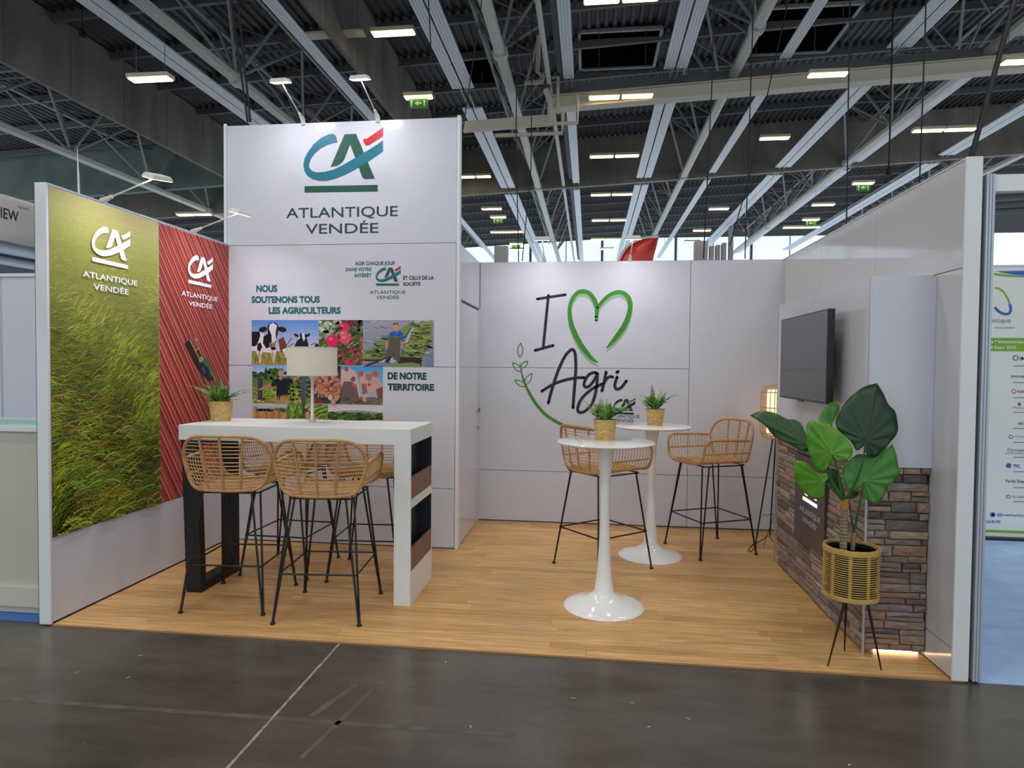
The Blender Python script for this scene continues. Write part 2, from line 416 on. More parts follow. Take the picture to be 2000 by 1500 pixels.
# -- barley field (left wall, first panel)
random.seed(5)
R0 = (0.008, 0.500, 0.940, 2.494)
p = Painter(PL, R0, base=0.0006)
p.bgrad((44, 44, 16), (104, 110, 40), 14, (R0[0], 0.5, R0[2], 1.5)); p.off -= p.step; p.bgrad((104, 110, 40), (158, 160, 78), 8, (R0[0], 1.5, R0[2], 2.2)); p.off -= p.step; p.bgrad((158, 160, 78), (196, 188, 124), 6, (R0[0], 2.2, R0[2], 2.494))
def lerp3(a, b, t): return [a[k] + (b[k] - a[k]) * t for k in range(3)]
def drift(a, b):
    """light and dark swathes of the wind-blown crop"""
    return math.sin(a * 6.0 + b * 7.5 + 1.2 * math.sin(b * 3.1)) * 0.6 + math.sin(a * 13.0 - b * 9.0 + 2.0) * 0.4
def fieldcol(t, v):
    """t 0 bottom .. 1 top, v -1..1 lightness"""
    mid = lerp3((98, 110, 24), (150, 160, 56), min(1, t / 0.55)) if t < 0.55 else lerp3((150, 160, 56), (184, 178, 108), (t - 0.55) / 0.45)
    k = 1 + v * (0.92 - 0.60 * t)
    return [c * k for c in mid]
N = 6400
for i in range(N):
    t = 1 - (i / N) ** 0.72; t = max(0.0, min(1, t + random.uniform(-0.05, 0.05)))
    b = 0.46 + 2.04 * t; a = random.uniform(-0.10, 0.98)
    s = 0.28 + 1.35 * (1 - t) ** 1.15
    L = random.uniform(0.05, 0.15) * s; dr = drift(a, b)
    ang = 0.62 + 0.45 * math.sin(a * 5 + b * 3.3) + random.gauss(0, 0.22)
    bend = random.uniform(-1.5, -0.5)
    pts = []; x, yy, g = a, b, ang
    for k in range(5): pts.append((x, yy)); x += L / 4 * math.cos(g); yy += L / 4 * math.sin(g); g += bend / 4
    wd = random.uniform(0.0020, 0.0046) * s
    v = max(-0.85, min(0.8, random.gauss(0.0, 0.36) + 0.46 * dr))
    p.hold = i % 45 != 0
    p.stroke(pts, [wd * 0.5, wd, wd, wd * 0.7, 0.0006], fieldcol(t, v))
p.hold = False
for i in range(190):                                  # ears of barley with awns
    t = 1 - ((i + 0.5) / 190.0) ** 0.55; t = max(0.0, t - 0.02)
    b = 0.50 + 1.6 * t; a = random.uniform(0.0, 0.92); s = 0.34 + 1.15 * (1 - t) ** 1.3
    L = random.uniform(0.09, 0.13) * s; g = random.uniform(0.1, 0.9); bend = random.uniform(-1.3, -0.5)
    pts = []; x, yy = a, b
    for k in range(7): pts.append((x, yy)); x += L / 6 * math.cos(g); yy += L / 6 * math.sin(g); g += bend / 6
    col = lerp3((146, 168, 44), (200, 204, 82), random.random()); col = lerp3(col, (186, 180, 100), t * 0.7)
    col = [c * random.uniform(0.72, 1.05) for c in col]
    p.hold = False
    for k in range(7):                                # awns
        gg = g + random.uniform(-0.25, 0.55); l2 = L * random.uniform(0.6, 1.4); q0 = pts[random.randint(2, 6)]
        p.stroke([q0, (q0[0] + l2 * math.cos(gg), q0[1] + l2 * math.sin(gg))], [0.0016 * s, 0.0005], [c * 0.95 for c in col]); p.hold = True
    wd = 0.013 * s
    p.stroke(pts, [wd * 0.3, wd * 0.8, wd, wd, wd * 0.9, wd * 0.6, 0.001], [c * 0.66 for c in col]); p.hold = False
    for k in range(1, 6):
        p.disc(pts[k][0], pts[k][1] + wd * 0.18, L / 11, wd * 0.30, col, 7, g + 0.5); p.hold = True
p.hold = False
o = p.build('field_print', wL); o['label'] = 'print of a green barley field'; o['kind'] = 'stuff'
# -- ploughed red field (left wall, second panel)
R1 = (0.944, 0.500, YT - 0.004, 2.494)
p = Painter(PL, R1)
p.bgrad((176, 76, 66), (170, 92, 80), 10)
random.seed(8)
def furrow(s, wd0, wd1, col):
    # from the top edge, sweeping down to the right and fanning out
    top = (-0.15 + s * 0.75, 2.52); bot = (1.0 + s * 1.05, 0.48)
    p.stroke([(top[0] + (bot[0] - top[0]) * (k / 8) ** 1.05, top[1] + (bot[1] - top[1]) * k / 8) for k in range(9)], [wd0 + (wd1 - wd0) * k / 8 for k in range(9)], col)
s = -0.4
while s < 2.75:
    v = random.uniform(1.0, 1.18)
    furrow(s, 0.012, 0.026, (126 * v, 48 * v, 46 * v)); furrow(s + 0.024, 0.006, 0.012, (222 * v, 112 * v, 96 * v))
    furrow(s + 0.046, 0.004, 0.008, (142 * v, 58 * v, 54 * v)); furrow(s + 0.064, 0.005, 0.012, (204 * v, 96 * v, 82 * v))
    s += random.choice((0.075, 0.085, 0.1, 0.12))
k3 = K(5.553, 290, 560)
pq = lambda L: [PL.ab(*k3(*q)) for q in L]
p.poly(pq([(385, 620), (440, 570), (600, 860), (700, 1010), (640, 1030), (520, 870)]), (38, 28, 30))
p.poly(pq([(435, 575), (485, 545), (530, 650), (575, 745), (540, 775), (500, 690)]), (146, 74, 66))
p.poly(pq([(495, 700), (550, 660), (578, 745), (540, 775)]), (88, 42, 34))
for q in ([(485, 545), (490, 543), (580, 745), (572, 748)], [(495, 690), (548, 660), (550, 668), (497, 700)], [(510, 555), (532, 570), (540, 575), (512, 590)], [(435, 575), (441, 572), (545, 770), (538, 776)]): p.poly(pq(q), (206, 166, 100))
p.poly(pq([(535, 790), (560, 755), (595, 765), (590, 800), (550, 830)]), (150, 170, 100))
p.poly(pq([(520, 860), (570, 810), (640, 880), (700, 1000), (640, 1020), (570, 940)]), (30, 34, 48))
p.poly(pq([(585, 810), (620, 780), (655, 820), (650, 860), (610, 865)]), (40, 122, 72))
p.poly(pq([(640, 870), (660, 860), (695, 960), (670, 985)]), (40, 132, 80)); p.poly(pq([(575, 880), (590, 870), (610, 930), (595, 950)]), (92, 90, 150))
o = p.build('field_print', wL); o['label'] = 'print of a red ploughed field with a tractor'; o['kind'] = 'stuff'
k1 = K(3.75, 0, 320)
W3 = (M_WV, M_WV, M_WV)
emblem(PL, k1(665, 715), k1(928, 770), wL, W3, 0.0105)
lettering('ATLANTIQUE', PL, k1(595, 824), k1(995, 897), k1(595, 777), M_WV, wL, 0.016, 0.0105)
lettering('VENDÉE', PL, k1(673, 917), k1(933, 962), k1(673, 871), M_WV, wL, 0.016, 0.0105)
emblem(PL, k1(1370, 875), k1(1540, 908), wL, W3, 0.0105)
lettering('ATLANTIQUE', PL, k1(1320, 963), k1(1585, 1010), k1(1320, 925), M_WV, wL, 0.016, 0.0105)
lettering('VENDÉE', PL, k1(1372, 1035), k1(1545, 1065), k1(1372, 1000), M_WV, wL, 0.016, 0.0105)
# -- tower front
k2 = K(3.572, 420, 220); kc = K(3.948, 440, 480)
emblem(PT, k2(625, 560), k2(1135, 548), wT, (M_TEAL, M_GREEN, M_RED))
lettering('ATLANTIQUE', PT, k2(497, 735), k2(1275, 722), k2(497, 662), M_TXT, wT, 0.004)
lettering('VENDÉE', PT, k2(632, 846), k2(1140, 838), k2(632, 774), M_TXT, wT, 0.004)
emblem(PT, kc(1162, 309), kc(1340, 305), wT, (M_TEAL, M_GREEN, M_RED))
for (t, x0, yb, x1, yt, mm, bo) in (('NOUS', 240, 357, 402, 301, M_TXTT, .048), ('SOUTENONS TOUS', 203, 441, 730, 386, M_TXTT, .048), ('LES AGRICULTEURS', 335, 525, 890, 470, M_TXTT, .048),
        ('AGIR CHAQUE JOUR', 1000, 149, 1310, 119, M_TXTT, .025), ('DANS VOTRE', 930, 195, 1128, 167, M_TXTT, .025), ('INTÉRÊT', 998, 242, 1128, 213, M_TXTT, .025),
        ('ET CELUI DE LA', 1372, 262, 1608, 231, M_INK, .025), ('SOCIÉTÉ', 1372, 308, 1505, 280, M_INK, .025), ('ATLANTIQUE', 1115, 370, 1390, 344, M_TXT, 0.0), ('VENDÉE', 1163, 409, 1342, 384, M_TXT, 0.0),
        ('DE NOTRE', 1252, 1031, 1552, 973, M_TXT, .048), ('TERRITOIRE', 1252, 1116, 1610, 1060, M_TXT, .048)):
    lettering(t, PT, kc(x0, yb), kc(x1, yb + (2 if yb > 900 else 0)), kc(x0, yt), mm, wT, bo)

# -- photo collage: each picture is drawn in its own 0..100 x 0..100 frame
def picture(x0, y0, x1, y1, draw, label):
    A = PT.ab(*kc(x0, y1)); B = PT.ab(*kc(x1, y0)); r = (A[0], A[1], B[0], B[1])
    p = Painter(PT, r, base=0.0010)
    fx = lambda u, v: (r[0] + (r[2] - r[0]) * u / 100.0, r[3] - (r[3] - r[1]) * v / 100.0)
    class D: pass
    d = D(); d.p = p; d.r = r; d.w = (r[2] - r[0]) / 100; d.h = (r[3] - r[1]) / 100
    d.poly = lambda pts, col: p.poly([fx(*q) for q in pts], col)
    d.disc = lambda u, v, ru, rv, col, rot=0.0, n=14: p.disc(*fx(u, v), ru * d.w, rv * d.h, col, n, rot)
    d.grad = lambda v0, v1, c0, c1, n=10: p.bgrad(c1, c0, n, (r[0], fx(0, v1)[1], r[2], fx(0, v0)[1]))
    d.line = lambda pts, wd, col: p.stroke([fx(*q) for q in pts], wd * d.w, col)
    def speck(n, u0, v0, u1, v1, size, cols, long=1.0, slope=0.0):
        for i in range(n):
            p.hold = i % 14 != 0
            c = random.choice(cols); k = random.uniform(0.75, 1.15); s = size * random.uniform(0.5, 1.3)
            d.disc(random.uniform(u0, u1), random.uniform(v0, v1), s * long, s, [q * k for q in c], slope + random.uniform(-0.3, 0.3), 7)
        p.hold = False
    d.speck = speck
    draw(d); o = p.build('photo_print', wT); o['label'] = label
    return o
random.seed(21)
BK, WC = (28, 24, 34), (226, 220, 226)
def cows(d):
    d.grad(0, 72, (88, 136, 206), (214, 208, 222)); d.grad(70, 100, (150, 140, 70), (170, 150, 60))
    # small cow
    d.poly([(63, 62), (68, 46), (74, 40), (83, 42), (86, 62)], BK); d.poly([(72, 30), (78, 28), (83, 34), (81, 48), (77, 50), (73, 42)], BK)
    d.disc(67, 34, 4, 3.2, BK, -0.5); d.disc(84, 34, 4, 3.2, BK, 0.5); d.poly([(75, 28), (79, 29), (80, 42), (78, 48), (76, 40)], WC)
    d.disc(98, 58, 4, 6, BK); d.line([(50, 62), (60, 40)], 1, BK); d.line([(54, 60), (63, 52)], 1, BK); d.line([(88, 56), (96, 50)], 1, BK)
    # middle cow
    d.poly([(40, 44), (48, 38), (54, 62), (54, 82), (46, 80), (42, 64)], (120, 60, 46)); d.poly([(46, 66), (52, 62), (53, 84), (48, 84)], WC)
    # big cow
    d.poly([(0, 26), (12, 26), (18, 32), (34, 40), (38, 66), (34, 96), (30, 96), (28, 74), (16, 72), (14, 98), (10, 98), (6, 70), (0, 66)], WC)
    d.poly([(0, 26), (12, 26), (13, 36), (8, 56), (3, 60), (0, 58)], BK); d.poly([(18, 36), (26, 30), (30, 42), (28, 60), (22, 64), (17, 52)], BK); d.poly([(9, 54), (13, 50), (16, 60), (12, 72), (8, 66)], BK)
    d.disc(17, 21, 6.5, 6, BK, 0.2); d.disc(46, 21, 6.5, 6, BK, -0.2)
    d.poly([(24, 12), (28, 6), (34, 5), (38, 8), (41, 16), (38, 40), (35, 58), (29, 58), (26, 42), (24, 24)], BK)
    d.poly([(27, 10), (32, 6), (38, 12), (36, 30), (37, 44), (34, 52), (30, 52), (30, 34), (26, 20)], WC); d.disc(31.5, 55, 5, 5.5, (172, 132, 122)); d.disc(29.5, 56, 1.2, 1.6, BK); d.disc(33.5, 56, 1.2, 1.6, BK)
    d.poly([(28, 60), (36, 60), (37, 66), (30, 68)], BK)
    for i in range(160):
        u = random.uniform(0, 60); v = random.uniform(80, 104); d.line([(u, v), (u + random.uniform(-2, 2), v - random.uniform(6, 16))], 0.5, random.choice(((196, 178, 90), (140, 132, 50), (214, 196, 120), (110, 110, 40))))
picture(205, 573, 720, 915, cows, 'printed photo of black and white cows')
def apples(d):
    d.grad(0, 100, (70, 92, 50), (54, 66, 36))
    d.speck(380, 0, 0, 100, 100, 3.4, ((66, 92, 40), (96, 112, 60), (40, 52, 28), (130, 140, 100), (84, 60, 50)), 1.9, 0.6)
    d.speck(40, 0, 2, 50, 40, 4, ((180, 190, 180), (150, 170, 130)), 1.4)
    d.speck(46, 45, 30, 100, 100, 3.4, ((196, 50, 60), (170, 60, 50), (210, 80, 80)), 1.1)
    for (u, v, r1, c) in ((66, 4, 13, (120, 30, 40)), (56, 18, 14, (206, 46, 88)), (57, 32, 10, (214, 92, 104)), (31, 46, 15, (208, 36, 88)), (60, 42, 12, (214, 80, 104))):
        d.disc(u, v, r1, r1 * 0.92, c); d.disc(u - r1 * .3, v - r1 * .3, r1 * .35, r1 * .3, [min(255, q + 40) for q in c]); 
    d.poly([(36, 26), (44, 14), (56, 15), (50, 22), (40, 28)], (40, 62, 34)); d.disc(6, 32, 12, 3, (90, 130, 70), 0.2)
    d.disc(64, 94, 6, 6, (206, 50, 84)); d.disc(76, 97, 8, 6, (198, 40, 76))
picture(722, 573, 1064, 920, apples, 'printed photo of red apples on a tree')
def oysters(d):
    d.grad(0, 100, (160, 160, 174), (120, 130, 150)); d.speck(120, 0, 0, 100, 100, 1.0, ((180, 184, 200), (110, 116, 136), (150, 120, 120)), 6)
    d.poly([(8, 82), (60, 45), (72, 0), (92, 0), (44, 92)], (176, 184, 206))
    for (L, c) in (([(46, 26), (72, 0), (72, 4), (60, 34), (40, 40), (22, 36)], 0), ([(14, 46), (42, 40), (40, 54), (20, 54)], 0), ([(0, 74), (24, 56), (52, 52), (46, 70), (24, 84), (0, 84)], 0), ([(82, 2), (97, 4), (96, 30), (88, 62), (82, 80), (50, 78), (62, 50), (70, 22)], 0), ([(40, 96), (50, 84), (84, 90), (80, 100), (42, 100)], 0)):
        d.poly([(u, v + 4) for u, v in L], (44, 42, 34)); d.poly(L, (124, 140, 76))
        us = [q[0] for q in L]; vs_ = [q[1] for q in L]
    d.speck(90, 72, 6, 94, 60, 1.6, ((150, 160, 84), (96, 110, 50)), 4); d.speck(60, 56, 50, 84, 78, 1.6, ((150, 164, 84), (90, 108, 46)), 4); d.speck(50, 2, 60, 44, 80, 1.6, ((150, 164, 84), (90, 108, 46)), 4)
    d.poly([(46, 80), (60, 82), (84, 84), (82, 94), (70, 90), (50, 92)], (48, 40, 36)); d.line([(4, 98), (22, 88)], 2, (34, 32, 34))
    # man in blue shirt and waders
    d.poly([(38, 28), (45, 22), (48, 28), (51, 22), (56, 28), (58, 46), (54, 46), (53, 34), (38, 34), (36, 46), (32, 45)], (34, 88, 190))
    d.poly([(32, 44), (36, 44), (34, 64), (31, 64)], (188, 136, 114)); d.poly([(53, 46), (57, 45), (57, 64), (54, 64)], (188, 136, 114)); d.disc(32.4, 66, 2.6, 4.5, (24, 116, 196)); d.disc(56, 66, 2, 4.5, (24, 96, 176))
    d.poly([(38, 36), (53, 36), (53, 62), (52, 88), (43, 84), (44, 68), (36, 92), (31, 90), (34, 64)], (92, 84, 74)); d.poly([(36, 78), (40, 78), (36, 92), (31, 90)], (46, 38, 36)); d.line([(40, 30), (41, 36)], 1.2, (30, 40, 70)); d.line([(50, 30), (50, 36)], 1.2, (30, 40, 70))
    d.disc(46, 15, 4.2, 8, (206, 150, 124)); d.poly([(41.5, 12), (43, 6), (49, 6), (50.5, 12), (46, 9)], (120, 84, 60))
picture(1066, 573, 1610, 932, oysters, 'printed photo of an oyster farmer in waders')
def farmer(d):
    d.grad(0, 34, (140, 180, 226), (206, 216, 226)); d.grad(28, 100, (90, 120, 60), (150, 150, 64))
    d.speck(70, 0, 18, 100, 34, 3, ((52, 84, 60), (60, 96, 66)), 1.5); d.speck(60, 28, 10, 50, 40, 4, ((84, 140, 52), (110, 160, 66), (60, 110, 44)))
    d.poly([(20, 36), (22, 10), (24, 4), (26, 12), (27, 40)], (40, 66, 64)); d.poly([(14, 60), (60, 54), (90, 66), (90, 80), (14, 84)], (120, 160, 66))
    d.speck(240, 0, 62, 100, 100, 2.0, ((180, 172, 60), (120, 130, 56), (90, 110, 44), (200, 190, 90)), 1.4); d.speck(50, 60, 40, 100, 90, 3, ((52, 74, 44), (40, 60, 46)))
    for k in range(4): d.line([(0, 58 + k * 11), (16, 66 + k * 11)], 1.6, (150, 160, 170))
    d.poly([(10, 34), (18, 34), (18, 90), (10, 92)], (62, 66, 72)); d.poly([(84, 24), (92, 24), (92, 100), (84, 100)], (80, 92, 108))
    d.poly([(10, 64), (32, 46), (38, 50), (36, 56), (14, 66)], (196, 136, 108)); d.poly([(68, 34), (82, 24), (84, 28), (70, 44)], (196, 136, 108))
    d.poly([(32, 50), (38, 38), (46, 34), (58, 34), (70, 36), (70, 44), (62, 48), (61, 76), (62, 92), (55, 92), (53, 78), (50, 92), (42, 92), (42, 52), (34, 56)], (32, 32, 46))
    d.disc(49.5, 20, 5, 11, (198, 148, 124)); d.poly([(44.5, 15), (46, 8), (53, 8), (54.5, 15), (50, 11)], (100, 96, 98)); d.poly([(47, 28), (52, 28), (52, 36), (49, 38), (46, 36)], (186, 136, 112))
    for i in range(60): u = random.uniform(38, 66); d.line([(u, 102), (u + random.uniform(-3, 3), random.uniform(76, 92))], 0.8, random.choice(((206, 170, 110), (180, 146, 90))))
picture(208, 925, 660, 1213, farmer, 'printed photo of a man in black by a farm gate')
def eggs(d):
    d.grad(0, 100, (70, 74, 80), (60, 70, 74)); d.poly([(14, 84), (50, 100), (40, 104), (12, 92)], (176, 30, 44))
    for i in range(150):
        v = 4 + 78 * (i / 150) ; u = random.uniform(10 + v * 0.1, 100); s = 4.5 + v * 0.05
        c = random.choice(((196, 130, 100), (178, 108, 80), (206, 146, 116), (160, 92, 70)))
        d.disc(u, v, s, s * 0.75, [q * 0.62 for q in c]); d.disc(u - .6, v - 1.2, s * .9, s * 0.62, c)
    for (u, v, c) in ((68, 84, (214, 190, 176)), (88, 86, (196, 146, 124)), (78, 96, (206, 160, 136))): d.disc(u, v, 9, 8, [q * .6 for q in c]); d.disc(u - 1, v - 1.5, 8.2, 7, c)
    d.poly([(86, 0), (100, 0), (100, 30)], (44, 34, 34))
picture(660, 928, 889, 1216, eggs, 'printed photo of a heap of brown eggs')
def pigs(d):
    d.grad(0, 100, (70, 158, 208), (150, 190, 214)); d.grad(80, 100, (120, 100, 80), (110, 92, 72)); d.poly([(0, 10), (20, 4), (34, 14), (44, 40), (46, 80), (40, 92), (0, 92)], (206, 170, 164))
    d.poly([(0, 60), (8, 40), (26, 40), (38, 52), (46, 92), (0, 98)], (112, 86, 82)); d.disc(14, 8, 5, 6, (120, 96, 96)); d.poly([(22, 36), (30, 26), (36, 32), (32, 42)], (110, 76, 78)); d.poly([(28, 44), (40, 50), (36, 56), (29, 53)], (206, 74, 80))
    d.poly([(46, 30), (56, 16), (78, 16), (88, 32), (98, 44), (100, 78), (88, 74), (86, 90), (82, 70), (74, 66), (70, 84), (66, 66), (60, 92), (54, 92), (48, 60)], (204, 160, 150)); d.poly([(58, 18), (76, 18), (74, 34), (66, 40), (60, 32)], (138, 124, 124))
    d.disc(48, 20, 6, 8, (206, 74, 82), 0.6); d.disc(82, 20, 7, 8, (210, 80, 84), -0.6); d.disc(68, 48, 5, 5, (204, 90, 96)); d.disc(66.5, 48, 1, 1.4, (110, 50, 50)); d.disc(69.5, 48, 1, 1.4, (110, 50, 50)); d.poly([(50, 46), (60, 44), (64, 70), (52, 74)], (150, 96, 84))
    d.poly([(84, 60), (100, 52), (100, 84), (88, 84)], (122, 74, 64)); d.speck(60, 0, 84, 100, 100, 2, ((150, 130, 100), (110, 92, 70)), 2)
picture(889, 930, 1216, 1222, pigs, 'printed photo of two pigs')
def wheat(d):
    d.grad(0, 26, (196, 204, 206), (170, 176, 160)); d.grad(26, 100, (206, 160, 96), (190, 134, 70)); d.speck(20, 10, 16, 90, 26, 6, ((120, 136, 120),), 2)
    for i in range(90): u = random.uniform(0, 100); d.line([(u, 100), (u + random.uniform(-4, 4), random.uniform(24, 60))], 1.0, random.choice(((222, 180, 116), (176, 122, 64), (206, 156, 90))))
    for u in (12, 40, 62, 80): d.line([(u, 100), (u + 2, 26)], 2.2, (168, 110, 60))
picture(210, 1228, 472, 1400, wheat, 'printed photo of ripe wheat')
def vines(d):
    d.grad(0, 100, (120, 160, 60), (70, 104, 34)); d.poly([(38, 0), (66, 0), (70, 30), (40, 40)], (190, 196, 180))
    d.speck(200, 0, 0, 100, 100, 3, ((130, 170, 60), (60, 92, 36), (160, 190, 84), (90, 130, 50)), 1.6, 1.0)
    for k in range(5): d.line([(62, 30 + k * 12), (80, 14 + k * 8), (100, 0 + k * 10)], 3, (70, 110, 40) if k % 2 else (150, 184, 76))
    d.poly([(38, 0), (44, 0), (46, 60), (40, 60)], (70, 90, 60)); d.disc(50, 50, 9, 26, (120, 72, 60)); d.disc(51, 46, 5.5, 14, (214, 164, 144)); d.poly([(38, 74), (62, 72), (66, 100), (36, 100)], (206, 204, 210))
picture(472, 1222, 792, 1400, vines, 'printed photo of a person among vines')
def hills(d):
    d.grad(0, 34, (206, 200, 200), (226, 222, 220)); d.poly([(0, 34), (30, 26), (60, 24), (100, 32), (100, 44), (0, 44)], (150, 160, 150)); d.grad(38, 100, (110, 140, 60), (120, 160, 54))
    d.poly([(0, 66), (30, 58), (60, 62), (60, 76), (0, 80)], (150, 186, 70)); d.speck(120, 0, 36, 100, 62, 4, ((56, 84, 40), (80, 110, 50), (100, 130, 60)), 1.4); d.speck(80, 30, 46, 100, 74, 4, ((46, 74, 34), (70, 100, 46)), 1.2); d.disc(12, 62, 6, 10, (50, 78, 36))
picture(792, 1228, 1216, 1400, hills, 'printed photo of a green hilly landscape')
# -- back wall graphic
k5 = K(4.1664, 900, 500)
ab5 = lambda L: [PB.ab(*k5(*q)) for q in L]
U5 = abs(PB.ab(*k5(1000, 800))[0] - PB.ab(*k5(1100, 800))[0]) / 100.0
def vinyl_strokes(name, paths, material, off=0.0015, parent=None):
    mb = MB(); kk = 0
    for pts, wd in paths:
        sm = smooth_path(ab5(pts), 6) if len(pts) > 2 else ab5(pts)
        n = len(sm)
        ww = [U5 * (wd if not isinstance(wd, (list, tuple)) else wd[min(len(wd) - 1, int(i / (n - 1) * (len(wd) - 1)))] * (1 - (i / (n - 1) * (len(wd) - 1)) % 1) + wd[min(len(wd) - 1, int(i / (n - 1) * (len(wd) - 1)) + 1)] * ((i / (n - 1) * (len(wd) - 1)) % 1)) for i in range(n)]
        kk += 1; ww = [q * 1.16 for q in ww]
        for q in stroke_poly(sm, ww): mb.add([PB.p3(a, b, off + kk * 2e-5) for a, b in q], [(0, 1, 2, 3)])
        for e, w_ in ((sm[0], ww[0]), (sm[-1], ww[-1])):
            mb.add([PB.p3(e[0] + w_ / 2 * math.cos(t), e[1] + w_ / 2 * math.sin(t), off + kk * 2e-5) for t in [math.pi / 6 * q for q in range(12)]], [tuple(range(12))])
    return mb.build(name, material, parent or wB)
vinyl_strokes('lettering', [([(622, 350), (850, 315)], 19), ([(713, 322), (670, 752)], 20), ([(605, 768), (752, 728)], 20)], M_INK)
vinyl_strokes('lettering', [
    ([(713, 1195), (740, 1090), (790, 940), (840, 830), (880, 777), (910, 762), (930, 795), (936, 900), (931, 1000), (921, 1120), (913, 1233)], 22),
    ([(660, 1100), (740, 1050), (830, 1015), (930, 993), (1005, 990)], 21),
    ([(1100, 950), (1075, 950), (1040, 968), (1012, 1010), (1003, 1052), (1022, 1068), (1055, 1050), (1088, 1005), (1112, 955)], 21),
    ([(1112, 955), (1107, 1050), (1090, 1140), (1060, 1215), (1010, 1262), (968, 1274), (951, 1250), (966, 1190), (1010, 1130), (1080, 1075), (1150, 1042)], 21),
    ([(1182, 945), (1165, 1030), (1149, 1098)], 21), ([(1160, 1045), (1185, 1003), (1212, 982), (1236, 986)], 20),
    ([(1272, 985), (1253, 1050), (1268, 1084), (1308, 1068), (1347, 1017)], 21), ([(1270, 946), (1280, 941)], 22)], M_INK)
HL = [(1102, 500), (1108, 430), (1090, 365), (1050, 308), (1000, 288), (950, 300), (908, 350), (886, 420), (889, 500), (906, 575), (935, 645), (975, 720), (1022, 785), (1065, 833), (1115, 866)]
HR = [(1110, 425), (1150, 372), (1205, 322), (1262, 297), (1312, 298), (1355, 328), (1376, 375), (1377, 430), (1360, 500), (1326, 575), (1280, 640), (1232, 700), (1186, 748)]
hw1 = [22, 28, 30, 30, 30, 28, 26, 26, 30, 34, 36, 36, 34, 26, 6]; hw2 = [22, 24, 26, 28, 30, 32, 32, 32, 34, 36, 34, 26, 6]
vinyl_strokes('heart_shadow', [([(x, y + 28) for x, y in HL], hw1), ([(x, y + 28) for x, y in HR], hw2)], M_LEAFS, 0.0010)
h = vinyl_strokes('heart', [(HL, hw1), (HR, hw2)], M_LEAFV, 0.0018); h['label'] = 'green brush drawn heart'
def leafout(b, t, wd):
    bx, by = b; tx, ty = t; nx, ny = -(ty - by), tx - bx; l = math.hypot(nx, ny); nx /= l; ny /= l
    s1 = [(bx + (tx - bx) * f + nx * wd * g, by + (ty - by) * f + ny * wd * g) for f, g in ((0, 0), (.25, .8), (.55, 1), (.85, .45), (1, 0))]
    s2 = [(bx + (tx - bx) * f - nx * wd * g, by + (ty - by) * f - ny * wd * g) for f, g in ((0, 0), (.25, .8), (.55, 1), (.85, .45), (1, 0))]
    return [(s1, 7), (s2, 7)]
sp = [([(482, 858), (490, 930), (515, 1020), (550, 1100), (610, 1200), (690, 1290), (780, 1350), (880, 1390), (1000, 1412), (1100, 1420)], [2, 8, 16, 20, 22, 22, 22, 20, 14, 4])]
for b, t, wd in (((480, 823), (487, 710), 21), ((488, 912), (545, 855), 17), ((495, 942), (420, 868), 20), ((522, 1050), (577, 955), 20), ((530, 1062), (438, 1010), 19)): sp += leafout(b, t, wd)
vinyl_strokes('sprig', sp, M_LEAFV)
emblem(PB, k5(1242, 1287), k5(1408, 1287), wB, (M_INK, M_INK, M_INK))
lettering('ATLANTIQUE', PB, k5(1202, 1315), k5(1455, 1316), k5(1202, 1289), M_INK, wB)
lettering('VENDÉE', PB, k5(1245, 1350), k5(1408, 1351), k5(1245, 1325), M_INK, wB)
